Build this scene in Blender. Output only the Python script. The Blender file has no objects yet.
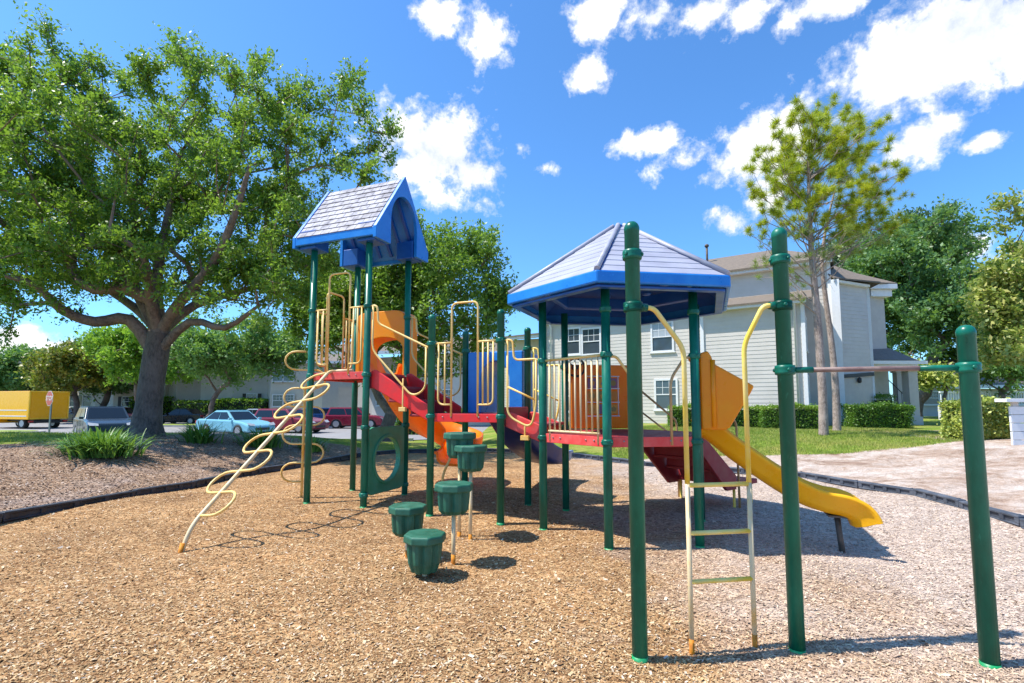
import bpy, math, random
import numpy as np
from mathutils import Vector
random.seed(7); rng=np.random.default_rng(11)
R=math.radians
# ------------------------------------------------------------ camera model
HC,F,PT=1.55,500.0,math.atan(500/6200)
PV=405-F*math.tan(PT); CP,SP=math.cos(PT),math.sin(PT)
def ray(u,v):
    up=(PV-v)/F
    return ((u-512)/F, CP-up*SP, SP+up*CP)
def at(u,v,Y):
    x,y,z=ray(u,v); t=Y/y
    return Vector((x*t,Y,HC+z*t))
scene=bpy.context.scene
COL=scene.collection
# ------------------------------------------------------------ object helpers
def tag(o,label=None,cat=None,group=None,kind=None):
    if label: o['label']=label
    if cat: o['category']=cat
    if group: o['group']=group
    if kind: o['kind']=kind
    return o
def thing(name,label,cat,loc=(0,0,0),group=None,rz=0):
    o=bpy.data.objects.new(name,None); COL.objects.link(o); o.location=loc; o.rotation_euler=(0,0,rz)
    o.empty_display_size=.2
    return tag(o,label,cat,group)
def rootloc(p):
    L=Vector((0,0,0))
    while p is not None: L+=p.location; p=p.parent
    return L
class MB:
    def __init__(s): s.v=[];s.f=[];s.m=[];s.s=[]
    def add(s,vs,fs,mat=0,smooth=False):
        b=len(s.v); s.v+= [tuple(v) for v in vs]; s.f+=[tuple(i+b for i in f) for f in fs]
        s.m+=[mat]*len(fs); s.s+=[smooth]*len(fs); return s
    def box(s,c,size,ax=None,mat=0):
        ax=ax or (Vector((1,0,0)),Vector((0,1,0)),Vector((0,0,1)))
        c=Vector(c); h=[a*(q/2) for a,q in zip(ax,size)]
        vs=[c+h[0]*i+h[1]*j+h[2]*k for k in(-1,1) for j in(-1,1) for i in(-1,1)]
        return s.add(vs,[(0,2,3,1),(4,5,7,6),(0,1,5,4),(2,6,7,3),(0,4,6,2),(1,3,7,5)],mat)
    def prism(s,poly,d,mat=0,smooth=False):   # poly: 3D points, d: extrusion vector
        n=len(poly); d=Vector(d); p=[Vector(q) for q in poly]
        vs=p+[q+d for q in p]
        fs=[tuple(range(n))[::-1],tuple(range(n,2*n))]
        s.add(vs,fs,mat,False)
        b=len(s.v)-2*n
        s.f+=[(b+i,b+(i+1)%n,b+n+(i+1)%n,b+n+i) for i in range(n)]; s.m+=[mat]*n; s.s+=[smooth]*n
        return s
    def ringprism(s,outer,inner,d,mat=0):     # same-length loops, a plate with a hole
        n=len(outer); d=Vector(d)
        o=[Vector(q) for q in outer]; i=[Vector(q) for q in inner]
        vs=o+i+[q+d for q in o]+[q+d for q in i]; fs=[]
        for k in range(n):
            l=(k+1)%n
            fs+=[(k,n+k,n+l,l),(2*n+k,2*n+l,3*n+l,3*n+k),(k,l,2*n+l,2*n+k),(n+k,3*n+k,3*n+l,n+l)]
        return s.add(vs,fs,mat)
    def tube(s,path,r,n=10,mat=0,closed=False,caps=True):
        P=[Vector(p) for p in path]; N=len(P)
        rr=r if isinstance(r,(list,tuple)) else [r]*N
        rings=[]; prev=None
        for i in range(N):
            if closed: t=P[(i+1)%N]-P[i-1]
            else: t=P[min(i+1,N-1)]-P[max(i-1,0)]
            t.normalize()
            if prev is None:
                a=Vector((0,0,1)) if abs(t.z)<.9 else Vector((1,0,0)); u=t.cross(a).normalized()
            else:
                u=prev-t*prev.dot(t)
                u=u.normalized() if u.length>1e-6 else t.orthogonal().normalized()
            prev=u; w=t.cross(u)
            rings.append([P[i]+(u*math.cos(2*math.pi*k/n)+w*math.sin(2*math.pi*k/n))*rr[i] for k in range(n)])
        vs=[v for g in rings for v in g]; fs=[]
        for i in range(N if closed else N-1):
            j=(i+1)%N
            for k in range(n):
                l=(k+1)%n; fs.append((i*n+k,i*n+l,j*n+l,j*n+k))
        s.add(vs,fs,mat,True)
        if caps and not closed:
            b=len(s.v)-N*n
            s.f+=[tuple(b+k for k in range(n))[::-1],tuple(b+(N-1)*n+k for k in range(n))]; s.m+=[mat]*2; s.s+=[False]*2
        return s
    def lathe(s,prof,c,n=20,mat=0,smooth=True,rot=0,ax=None):  # prof [(r,z)]
        c=Vector(c); X,Y,Z=ax or (Vector((1,0,0)),Vector((0,1,0)),Vector((0,0,1)))
        vs=[];N=len(prof)
        for r,z in prof:
            for k in range(n):
                a=2*math.pi*k/n+rot; vs.append(c+X*(r*math.cos(a))+Y*(r*math.sin(a))+Z*z)
        fs=[(i*n+k,i*n+(k+1)%n,(i+1)*n+(k+1)%n,(i+1)*n+k) for i in range(N-1) for k in range(n)]
        s.add(vs,fs,mat,smooth)
        b=len(s.v)-N*n
        s.f+=[tuple(b+k for k in range(n))[::-1],tuple(b+(N-1)*n+k for k in range(n))]; s.m+=[mat]*2; s.s+=[False]*2
        return s
    def sweep(s,path,prof,mat=0,smooth=True):  # closed profile of (lateral, up)
        P=[Vector(p) for p in path]; N=len(P); n=len(prof); vs=[]
        for i in range(N):
            t=(P[min(i+1,N-1)]-P[max(i-1,0)]).normalized()
            lat=Vector((t.y,-t.x,0)).normalized(); up=lat.cross(t)
            vs+=[P[i]+lat*a+up*b for a,b in prof]
        fs=[(i*n+k,i*n+(k+1)%n,(i+1)*n+(k+1)%n,(i+1)*n+k) for i in range(N-1) for k in range(n)]
        s.add(vs,fs,mat,smooth); b=len(s.v)-N*n
        s.f+=[tuple(b+k for k in range(n))[::-1],tuple(b+(N-1)*n+k for k in range(n))]; s.m+=[mat]*2; s.s+=[False]*2
        return s
    def build(s,name,mats,parent=None,bevel=0,label=None):
        if not isinstance(mats,(list,tuple)): mats=[mats]
        L=rootloc(parent) if parent is not None else Vector((0,0,0))
        me=bpy.data.meshes.new(name)
        me.from_pydata([(v[0]-L.x,v[1]-L.y,v[2]-L.z) for v in s.v],[],s.f)
        for m in mats: me.materials.append(m)
        me.polygons.foreach_set('material_index',s.m); me.polygons.foreach_set('use_smooth',s.s)
        me.update()
        o=bpy.data.objects.new(name,me); COL.objects.link(o)
        if parent is not None: o.parent=parent
        if label: o['label']=label
        if bevel:
            b=o.modifiers.new('bevel','BEVEL'); b.width=bevel; b.segments=2; b.limit_method='ANGLE'; b.angle_limit=R(35)
        return o
def quads(name,V,mats,parent=None,midx=None,k=4,uvs=None):
    """V: (n,k,3) array of faces -> one mesh"""
    L=np.array(rootloc(parent)) if parent is not None else np.zeros(3)
    n=V.shape[0]; V=(V-L).reshape(-1,3).astype(np.float32)
    me=bpy.data.meshes.new(name); me.vertices.add(n*k); me.vertices.foreach_set('co',V.ravel())
    me.loops.add(n*k); me.loops.foreach_set('vertex_index',np.arange(n*k,dtype=np.int32))
    me.polygons.add(n); me.polygons.foreach_set('loop_start',np.arange(0,n*k,k,dtype=np.int32))
    me.polygons.foreach_set('loop_total',np.full(n,k,dtype=np.int32))
    if not isinstance(mats,(list,tuple)): mats=[mats]
    for m in mats: me.materials.append(m)
    if midx is not None: me.polygons.foreach_set('material_index',midx.astype(np.int32))
    me.update(calc_edges=True)
    o=bpy.data.objects.new(name,me); COL.objects.link(o)
    if parent is not None: o.parent=parent
    return o
def fil(pts,r=.08,n=5,closed=False):
    P=[Vector(p) for p in pts]; out=[]; N=len(P)
    for i in range(N):
        if not closed and i in(0,N-1): out.append(P[i]); continue
        a,b,c=P[i-1],P[i],P[(i+1)%N]
        d1=(a-b);d2=(c-b); q=min(r,d1.length*.49,d2.length*.49)
        s_=b+d1.normalized()*q; e=b+d2.normalized()*q
        for k in range(n+1):
            t=k/n; out.append(s_*(1-t)**2+b*2*t*(1-t)+e*t*t)
    return out
# ------------------------------------------------------------ materials
def newmat(name):
    m=bpy.data.materials.new(name); m.use_nodes=True; nt=m.node_tree; nt.nodes.clear()
    out=nt.nodes.new('ShaderNodeOutputMaterial'); return m,nt,out
def nd(nt,t,**kw):
    n=nt.nodes.new(t)
    for k,v in kw.items(): setattr(n,k,v)
    return n
def mixc(nt,fac,a,b,blend='MIX'):
    n=nt.nodes.new('ShaderNodeMix'); n.data_type='RGBA'; n.blend_type=blend
    for s_,v in((0,fac),(6,a),(7,b)):
        if hasattr(v,'is_linked') or hasattr(v,'links'): nt.links.new(v,n.inputs[s_])
        elif s_==0: n.inputs[0].default_value=v
        else: n.inputs[s_].default_value=(*v,1)
    return n.outputs[2]
def noise(nt,scale,detail=4,rough=.6,vec=None,dist=0):
    n=nt.nodes.new('ShaderNodeTexNoise'); n.inputs['Scale'].default_value=scale; n.inputs['Detail'].default_value=detail
    n.inputs['Roughness'].default_value=rough; n.inputs['Distortion'].default_value=dist
    if vec is not None: nt.links.new(vec,n.inputs['Vector'])
    return n.outputs['Fac']
def ramp(nt,fac,stops):
    n=nt.nodes.new('ShaderNodeValToRGB'); e=n.color_ramp.elements
    while len(e)<len(stops): e.new(.5)
    for q,(p,c) in zip(e,stops):
        q.position=p; q.color=(*c,1) if isinstance(c,(tuple,list)) else (c,c,c,1)
    nt.links.new(fac,n.inputs[0]); return n.outputs[0]
def geo(nt): return nt.nodes.new('ShaderNodeNewGeometry')
def mapped(nt,src,scale):
    m=nt.nodes.new('ShaderNodeMapping'); m.inputs['Scale'].default_value=scale; nt.links.new(src,m.inputs['Vector']); return m.outputs[0]
def bsdf(nt,out,col,rough=.5,metal=0,bumpsrc=None,bump=.2,bdist=.01,coat=0,spec=.5):
    b=nt.nodes.new('ShaderNodeBsdfPrincipled')
    if hasattr(col,'links'): nt.links.new(col,b.inputs['Base Color'])
    else: b.inputs['Base Color'].default_value=(*col,1)
    if hasattr(rough,'links'): nt.links.new(rough,b.inputs['Roughness'])
    else: b.inputs['Roughness'].default_value=rough
    b.inputs['Metallic'].default_value=metal; b.inputs['Coat Weight'].default_value=coat
    b.inputs['Specular IOR Level'].default_value=spec
    if bumpsrc is not None:
        bn=nt.nodes.new('ShaderNodeBump'); bn.inputs['Strength'].default_value=bump; bn.inputs['Distance'].default_value=bdist
        nt.links.new(bumpsrc,bn.inputs['Height']); nt.links.new(bn.outputs[0],b.inputs['Normal'])
    nt.links.new(b.outputs[0],out.inputs[0]); return b
def paint(name,col,col2=None,scale=6,thr=(.45,.7),rough=.4,bump=.15,bs=60,stretch=(1,1,1),metal=0,coat=0,amt=1,spec=.5,trans=0):
    """weathered paint or plastic: two tones broken up by noise, fine bump"""
    m,nt,out=newmat(name); pos=geo(nt).outputs['Position']
    v=mapped(nt,pos,stretch)
    col2=col2 or tuple(c*.8 for c in col)
    f=ramp(nt,noise(nt,scale,6,.65,v),[(thr[0],0.0),(thr[1],float(amt))])
    c=mixc(nt,f,col,col2)
    sp=ramp(nt,noise(nt,scale*9,3,.7,v),[(.62,0.0),(.75,.5)])
    c=mixc(nt,sp,c,tuple(min(1,q*1.25+.02) for q in col2))
    r=ramp(nt,noise(nt,scale*2,4,.6,v),[(.3,rough*.8),(.8,min(1,rough*1.5))])
    b=bsdf(nt,out,c,r,metal,noise(nt,bs,4,.6,pos),bump,.004,coat,spec)
    if trans:
        t=nt.nodes.new('ShaderNodeBsdfTranslucent'); nt.links.new(c,t.inputs[0]); mx=nt.nodes.new('ShaderNodeMixShader'); mx.inputs[0].default_value=trans
        nt.links.new(b.outputs[0],mx.inputs[1]); nt.links.new(t.outputs[0],mx.inputs[2]); nt.links.new(mx.outputs[0],out.inputs[0])
    return m
def flat(name,col,rough=.5,metal=0,var=.12,scale=8,coat=0):
    return paint(name,col,tuple(c*(1-var) for c in col),scale,(.3,.8),rough,.05,40,metal=metal,coat=coat)
M={}
M['green']=paint('green_paint',(.001,.1,.062),(.012,.2,.13),4,(.42,.72),.34,.12,50,(1,1,.35),coat=0,spec=.35)
M['greenbase']=paint('bright_green_paint',(.01,.33,.1),(.02,.22,.09),8,(.4,.7),.4)
M['greenplastic']=paint('green_plastic',(.02,.22,.11),(.07,.33,.21),4,(.4,.75),.45,.3,90)
M['pod']=paint('pod_plastic',(.008,.085,.045),(.035,.16,.1),7,(.35,.75),.5,.35,120)
M['cream']=paint('faded_yellow_paint',(.82,.56,.19),(.82,.4,.04),3.5,(.5,.66),.42,.1,50,amt=.85)
M['creampale']=paint('bleached_yellow_paint',(.7,.56,.33),(.78,.45,.1),4,(.52,.68),.5,.1,50,amt=.7)
M['yellowpipe']=paint('yellow_paint',(.85,.6,.06),(.82,.68,.3),4,(.4,.65),.42,.1,50,amt=.7)
M['rust']=paint('rusty_orange_paint',(.7,.26,.01),(.4,.13,.02),12,(.4,.7),.7)
M['ochre']=paint('brownish_pipe',(.42,.25,.1),(.6,.4,.18),5,(.4,.7),.5)
M['red']=paint('red_deck_edge',(.78,.015,.015),(.55,.035,.035),7,(.4,.72),.38,.2,60)
M['redfade']=paint('faded_red',(.72,.045,.04),(.72,.12,.1),9,(.4,.7),.5,.2,60)
M['maroon']=paint('maroon_deck_coating',(.27,.013,.02),(.36,.035,.045),6,(.4,.72),.55,.3,80)
M['blue']=paint('blue_plastic',(.008,.17,.58),(.02,.25,.68),3,(.4,.75),.3,.15,60)
M['bluedeep']=paint('deep_blue_plastic',(.006,.075,.34),(.012,.12,.44),3,(.4,.75),.35,.15,60)
M['navy']=paint('navy_plastic',(.012,.03,.16),(.03,.06,.22),3,(.4,.75),.4,.15,60)
M['chalk']=paint('chalky_blue_plastic',(.2,.27,.45),(.4,.46,.58),5,(.4,.7),.6,.15,60)
M['orange']=paint('orange_plastic',(1,.35,.003),(1,.42,.006),3,(.4,.75),.32,.2,60,trans=.3)
M['orangedeep']=paint('deep_orange_plastic',(1,.25,.003),(1,.35,.008),4,(.4,.75),.3,.2,60,trans=.35)
M['yslide']=paint('yellow_slide_plastic',(1,.5,.004),(1,.56,.015),3,(.4,.75),.28,.12,60,trans=.2)
M['shingle']=paint('tree_shaded_roof_plastic',(.25,.25,.31),(.1,.1,.14),3.6,(.42,.6),.5,.3,70)  # grey tiles; the dark blotches put tree shade into the colour
M['hexgrey']=paint('pale_grey_roof_plastic',(.38,.38,.44),(.24,.24,.3),2.5,(.4,.75),.45,.25,50,(1,1,3))
M['steel']=flat('dull_steel',(.3,.3,.3),.4,.8)
M['darksteel']=paint('dark_slide_leg',(.05,.045,.04),(.14,.1,.07),8,(.4,.7),.6)
M['kerbdark']=paint('black_edging_plastic',(.02,.02,.024),(.06,.06,.07),5,(.4,.7),.5,.3,60)
M['kerbgrey']=paint('grey_edging_plastic',(.045,.055,.075),(.11,.125,.155),4,(.4,.7),.55,.3,60)
M['white']=flat('white_trim_paint',(.78,.78,.78),.5)
M['wallA']=paint('beige_siding',(.62,.575,.52),(.54,.505,.455),1.2,(.35,.75),.65,.1,30)
M['wallB']=paint('grey_siding',(.58,.555,.53),(.5,.48,.465),1.2,(.35,.75),.65,.1,30)
M['wallC']=paint('stucco',(.5,.465,.43),(.43,.4,.375),2,(.35,.75),.8,.5,90)
M['wallD']=paint('cream_render',(.66,.6,.5),(.58,.53,.45),.8,(.35,.75),.8,.2,20)
M['wallE']=paint('white_sunlit_render',(.72,.7,.68),(.62,.6,.58),.8,(.35,.75),.8,.2,20)  # whiter wall tone, sunlight put into the colour on the far bays
M['roof']=paint('brown_asphalt_shingle',(.2,.155,.115),(.13,.105,.08),7,(.35,.7),.9,.8,40)
M['roofdark']=paint('dark_asphalt_shingle',(.22,.18,.155),(.15,.125,.11),7,(.35,.7),.9,.8,40)
def glassmat(name,col=(.03,.04,.05)):
    m,nt,out=newmat(name); bsdf(nt,out,mixc(nt,noise(nt,.9,3,.5,geo(nt).outputs['Position']),col,tuple(c*3 for c in col)),.06,0,spec=1.0); return m
M['glass']=glassmat('window_glass'); M['blind']=flat('window_blind',(.42,.46,.5),.2)
M['carglass']=flat('car_glass',(.01,.015,.02),.1)
def carpaint(n,c): return paint('car_paint_'+n,c,tuple(q*.92 for q in c),2,(.3,.8),.25,.0,40,coat=.35,spec=.4)
M['tyre']=flat('tyre_rubber',(.02,.02,.02),.85); M['rim']=flat('wheel_alloy',(.45,.45,.47),.35,.6)
M['blackplastic']=flat('black_plastic',(.02,.02,.022),.5)
M['redlamp']=flat('red_lamp_plastic',(.5,.02,.02),.2); M['clearlamp']=flat('clear_lamp_plastic',(.4,.41,.43),.15)
M['asphalt']=paint('asphalt',(.27,.26,.26),(.21,.2,.2),1.2,(.3,.75),.9,.6,80)
M['concrete']=paint('kerb_concrete',(.42,.4,.38),(.3,.29,.27),3,(.35,.75),.85,.4,40)
def bark(name,c1,c2,zs=.35,sc=22):
    m,nt,out=newmat(name); pos=geo(nt).outputs['Position']; v=mapped(nt,pos,(1,1,zs))
    n1=noise(nt,sc,6,.7,v,.4); n2=noise(nt,2.2,4,.6,pos)
    c=mixc(nt,ramp(nt,n1,[(.35,0.0),(.65,1.0)]),c1,c2); c=mixc(nt,ramp(nt,n2,[(.4,0.0),(.7,.6)]),c,tuple(q*1.35 for q in c2))
    bsdf(nt,out,c,.9,0,n1,.9,.04); return m
M['oakbark']=bark('oak_bark',(.05,.038,.033),(.17,.13,.11))
M['oakbranch']=bark('oak_branch_bark',(.09,.06,.045),(.27,.185,.14),.6,14)
M['pinebark']=bark('pine_bark',(.13,.09,.075),(.42,.33,.28),.4,26)
M['deadtwig']=bark('dead_twig',(.3,.26,.22),(.5,.45,.4),1,20)
def leafmat(name,cols,trans=.3,rough=.45,patch=1.2):
    m,nt,out=newmat(name); g=geo(nt)
    c=ramp(nt,g.outputs['Random Per Island'],[(i/(len(cols)-1)*.999,q) for i,q in enumerate(cols)])
    p=ramp(nt,noise(nt,patch,3,.6,g.outputs['Position']),[(.38,0.0),(.66,1.0)])
    c=mixc(nt,p,mixc(nt,.35,c,cols[0]),mixc(nt,.3,c,cols[-1]))
    b=nt.nodes.new('ShaderNodeBsdfPrincipled'); nt.links.new(c,b.inputs['Base Color']); b.inputs['Roughness'].default_value=rough
    t=nt.nodes.new('ShaderNodeBsdfTranslucent'); 
    tc=mixc(nt,.5,c,(.3,.5,.03)); nt.links.new(tc,t.inputs[0])
    mx=nt.nodes.new('ShaderNodeMixShader'); mx.inputs[0].default_value=trans
    nt.links.new(b.outputs[0],mx.inputs[1]); nt.links.new(t.outputs[0],mx.inputs[2]); nt.links.new(mx.outputs[0],out.inputs[0]); return m
M['oakleaf']=leafmat('oak_leaves',[(.055,.13,.02),(.12,.24,.03),(.21,.36,.045),(.36,.5,.07)],.45)
M['oakleaf2']=leafmat('oak_leaves_dark',[(.05,.125,.022),(.11,.225,.035),(.19,.33,.045),(.3,.44,.06)],.42)
M['limeleaf']=leafmat('lime_leaves',[(.16,.3,.03),(.25,.44,.04),(.36,.55,.06)],.45)
M['farleaf']=leafmat('far_leaves',[(.09,.19,.05),(.15,.29,.07),(.22,.38,.09)],.38)
M['goldleaf']=leafmat('golden_green_leaves',[(.06,.13,.02),(.14,.2,.03),(.4,.36,.06),(.45,.3,.03)],.3)
M['darkleaf']=leafmat('evergreen_leaves',[(.06,.135,.045),(.11,.225,.07),(.19,.33,.1)],.38)
M['greyleaf']=leafmat('grey_green_leaves',[(.06,.12,.06),(.1,.18,.09),(.17,.26,.11)],.25)
M['magleaf']=leafmat('magnolia_leaves',[(.08,.17,.03),(.2,.3,.05),(.45,.47,.09),(.65,.58,.2)],.38)
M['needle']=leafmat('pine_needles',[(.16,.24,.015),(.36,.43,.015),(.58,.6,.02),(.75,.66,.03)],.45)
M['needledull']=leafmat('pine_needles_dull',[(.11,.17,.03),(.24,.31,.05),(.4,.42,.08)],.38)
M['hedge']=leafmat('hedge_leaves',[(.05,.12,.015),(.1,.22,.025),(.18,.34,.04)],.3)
M['hedgetop']=leafmat('top_hedge_leaves',[(.1,.2,.02),(.2,.34,.03),(.32,.44,.04)],.3)  # paler yellow-green leaves along the hedge tops
M['yhedge']=leafmat('variegated_leaves',[(.12,.2,.03),(.36,.42,.06),(.62,.6,.16),(.5,.55,.1)],.25)
M['strap']=leafmat('strap_leaves',[(.03,.1,.02),(.06,.2,.03),(.14,.33,.05),(.25,.42,.08)],.25)
M['grassblade']=leafmat('grass_blades',[(.1,.19,.015),(.2,.3,.03),(.38,.4,.06),(.5,.43,.15)],.3,.6,.7)
M['chip']=None
def chipmat():
    m,nt,out=newmat('wood_chip'); g=geo(nt)
    c=ramp(nt,g.outputs['Random Per Island'],[(0,(.2,.105,.048)),(.25,(.34,.2,.092)),(.5,(.45,.28,.13)),(.75,(.54,.37,.185)),(.92,(.66,.5,.31)),(1,(.72,.62,.5))])
    sx=nt.nodes.new('ShaderNodeSeparateXYZ'); nt.links.new(g.outputs['Position'],sx.inputs[0])
    gr=bleach(nt,sx,g.outputs['Position'])
    c=mixc(nt,gr,c,mixc(nt,.35,(.64,.54,.47),c))
    bsdf(nt,out,c,.85,0,noise(nt,120,3,.6,g.outputs['Position']),.3,.003,spec=.2); return m
def mth(nt,op,a,b=None,clamp=False):
    n=nt.nodes.new('ShaderNodeMath'); n.operation=op; n.use_clamp=clamp
    for i,v in enumerate((a,b)):
        if v is None: continue
        if hasattr(v,'links'): nt.links.new(v,n.inputs[i])
        else: n.inputs[i].default_value=v
    return n.outputs[0]
def bleach(nt,sx,pos):
    # sun-bleached wear of the chips: worn sandy run-out under slide exit and beside the right posts
    a=mth(nt,'MULTIPLY',mth(nt,'SUBTRACT',sx.outputs[0],.8),.42)
    n_=mth(nt,'MULTIPLY',mth(nt,'SUBTRACT',noise(nt,.8,5,.65,pos),.5),2.2)
    return mth(nt,'MULTIPLY',mth(nt,'ADD',a,n_,True),.85,True)
M['chip']=chipmat()
# ------------------------------------------------------------ terrain
KERB=[(-7.6,3.0),(-6.65,6.632),(-6.178,8.316),(-5.782,9.238),(-5.455,11.241),(-4.816,12.698),(-4.421,14.425),(-3.467,15.643),(-1.2,16.1),(1.212,15.319),(2.371,13.63),(3.2,12.279),(4.722,11.343),(6.003,10.395),(6.3,9.2),(6.6,8.3),(6.312,6.301),(6.1,3.0)]
def kdist(X,Y):
    """signed distance to the play area, positive outside"""
    X=np.asarray(X,float);Y=np.asarray(Y,float)
    P=KERB+[(6.1,-8),(-7.6,-8)]; d=np.full(X.shape,1e9); ins=np.zeros(X.shape,bool)
    for i in range(len(P)):
        x0,y0=P[i]; x1,y1=P[(i+1)%len(P)]; dx,dy=x1-x0,y1-y0
        t=np.clip(((X-x0)*dx+(Y-y0)*dy)/(dx*dx+dy*dy),0,1)
        d=np.minimum(d,np.hypot(X-x0-t*dx,Y-y0-t*dy))
        c=((y0>Y)!=(y1>Y))&(X<(x1-x0)*(Y-y0)/(y1-y0+1e-12)+x0); ins^=c
    return np.where(ins,-d,d)
def ss(x): x=np.clip(x,0,1); return x*x*(3-2*x)
def T(X,Y):
    X=np.asarray(X,float);Y=np.asarray(Y,float); d=kdist(X,Y)
    z=.05+.60*ss((d+.2)/(7.5-3.2*ss((1-X)/4)))
    z=z*ss((d+.6)/.9)
    z=z+.08*ss((Y-6.3)/1.4)*(d<.3)*ss((.3-d)/.8)
    left=ss((2.5-X)/5)
    park=ss((Y-15.5)/6.5)*left
    z=z*(1-park)+(-.25)*park
    z=z+(Y>60)*0
    for hx_,hy_,hr_,hd_ in ((3.9,5.6,.8,.07),(1.4,3.3,.6,.05),(-.8,5.0,.9,.04),(1.6,5.0,.7,.04),(2.3,3.2,.5,.04)): z=z-hd_*np.exp(-((X-hx_)**2+(Y-hy_)**2)/hr_**2)
    n=.02*np.sin(X*1.7+1.1*np.sin(Y*.9))*np.cos(Y*1.3+.5)+.012*np.sin(3.1*X+2*np.cos(1.7*Y))
    return z+n*(1-park)
def Tz(x,y): return float(T(x,y))
# ------------------------------------------------------------ ground sheet
def axis(lo,hi,fine_lo,fine_hi,step,far):
    a=list(np.arange(fine_lo,fine_hi+1e-6,step)); s=step; x=fine_hi
    while x<hi: s*=1.22; x+=s; a.append(x)
    s=step; x=fine_lo; b=[]
    while x>lo: s*=1.22; x-=s; b.append(x)
    return np.array(b[::-1]+a)
gx=axis(-900,900,-13,15,.14,0); gy=axis(-60,1500,1.0,24,.14,0)
GX,GY=np.meshgrid(gx,gy); GZ=T(GX,GY)
def make_ground():
    nx,ny=len(gx),len(gy)
    V=np.stack([GX,GY,GZ],-1).reshape(-1,3)
    i=np.arange(nx-1)[None,:]+nx*np.arange(ny-1)[:,None]
    Fq=np.stack([i,i+1,i+1+nx,i+nx],-1).reshape(-1,4)
    me=bpy.data.meshes.new('ground'); me.vertices.add(len(V)); me.vertices.foreach_set('co',V.astype(np.float32).ravel())
    n=len(Fq); me.loops.add(n*4); me.loops.foreach_set('vertex_index',Fq.astype(np.int32).ravel())
    me.polygons.add(n); me.polygons.foreach_set('loop_start',np.arange(0,n*4,4,dtype=np.int32)); me.polygons.foreach_set('loop_total',np.full(n,4,dtype=np.int32))
    me.polygons.foreach_set('use_smooth',np.ones(n,bool)); me.update(calc_edges=True)
    d=kdist(GX,GY)
    masks={}
    masks['chips']=1-ss((d+.1)/.25)
    # sandy trodden ground to the right of the edging
    sand=ss((GX-1.5)/2.5)*(1-ss((GY-(12.9+.5*np.sin(GX*.5)+.0*GX))/.8))*ss((d)/.2)
    sand=np.maximum(sand,ss((GX-10.9)/1.2)*(1-ss((GY-17)/2)))
    masks['sand']=sand
    bed=(1-ss((GX-0.5)/2.5))*ss(d/.2)*(1-ss((d-5.5)/1.2))*(1-ss((GY-15.4)/1.0))
    lawnl=ss((-7.6-GX-(GY-10)*.32)/.6)*ss((GY-5)/1)*(1-ss((GY-40)/3))
    bed=bed*(1-lawnl*ss((11.8-GY+(-GX-8)*.5)/.8)*0)
    # left lawn wedge beyond the bed
    wedge=ss((GY-(10.6+.25*(GX+13)+0.35*np.sin(GX*2.1)))/.7)*ss((-9.6-GX)/1.0)
    bed=bed*(1-wedge)
    masks['bed']=bed
    for k,a in masks.items():
        at_=me.attributes.new(k,'FLOAT','POINT'); at_.data.foreach_set('value',a.ravel().astype(np.float32))
    o=bpy.data.objects.new('ground',me); COL.objects.link(o); o['kind']='structure'
    m,nt,out=newmat('ground_surface'); g=geo(nt); pos=g.outputs['Position']
    sx=nt.nodes.new('ShaderNodeSeparateXYZ'); nt.links.new(pos,sx.inputs[0])
    def attr(nm):
        a=nt.nodes.new('ShaderNodeAttribute'); a.attribute_name=nm
        e=mth(nt,'ADD',a.outputs['Fac'],mth(nt,'MULTIPLY',mth(nt,'SUBTRACT',noise(nt,5,5,.7,pos),.5),.8))
        return ramp(nt,e,[(.42,0.0),(.58,1.0)])
    def vor(scale,stretch,rotv=0):
        mp=nt.nodes.new('ShaderNodeMapping'); mp.inputs['Scale'].default_value=stretch; mp.inputs['Rotation'].default_value=(0,0,rotv)
        dn=nt.nodes.new('ShaderNodeVectorMath'); dn.operation='ADD'
        nn=nt.nodes.new('ShaderNodeTexNoise'); nn.inputs['Scale'].default_value=3; nt.links.new(pos,nn.inputs['Vector'])
        sc_=nt.nodes.new('ShaderNodeVectorMath'); sc_.operation='SCALE'; sc_.inputs['Scale'].default_value=.35; nt.links.new(nn.outputs['Color'],sc_.inputs[0])
        nt.links.new(pos,dn.inputs[0]); nt.links.new(sc_.outputs[0],dn.inputs[1]); nt.links.new(dn.outputs[0],mp.inputs['Vector'])
        v=nt.nodes.new('ShaderNodeTexVoronoi'); v.inputs['Scale'].default_value=scale; v.inputs['Randomness'].default_value=1
        nt.links.new(mp.outputs[0],v.inputs['Vector']); return v
    v1=vor(26,(1,2.6,1),.5); v2=vor(34,(2.4,1,1),-.4)
    s1=nt.nodes.new('ShaderNodeSeparateColor'); nt.links.new(v1.outputs['Color'],s1.inputs[0])
    s2=nt.nodes.new('ShaderNodeSeparateColor'); nt.links.new(v2.outputs['Color'],s2.inputs[0])
    r1=mth(nt,'ADD',mth(nt,'MULTIPLY',s1.outputs[0],.6),mth(nt,'MULTIPLY',s2.outputs[0],.4))
    chips=ramp(nt,r1,[(.1,(.16,.085,.04)),(.35,(.33,.19,.09)),(.55,(.44,.27,.13)),(.75,(.55,.37,.19)),(.95,(.67,.5,.32))])
    tone=ramp(nt,noise(nt,.7,4,.6,pos),[(.32,(.62,.54,.5)),(.48,(.95,.88,.82)),(.68,(1.15,1.05,.95))])
    chips=mixc(nt,1.0,chips,tone,'MULTIPLY')
    pale=ramp(nt,r1,[(.1,(.28,.2,.16)),(.45,(.5,.41,.35)),(.8,(.66,.57,.5))])
    chips=mixc(nt,bleach(nt,sx,pos),chips,pale)
    bedc=ramp(nt,r1,[(.15,(.1,.055,.035)),(.45,(.28,.17,.105)),(.7,(.43,.29,.19)),(.95,(.58,.45,.34))])
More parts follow.
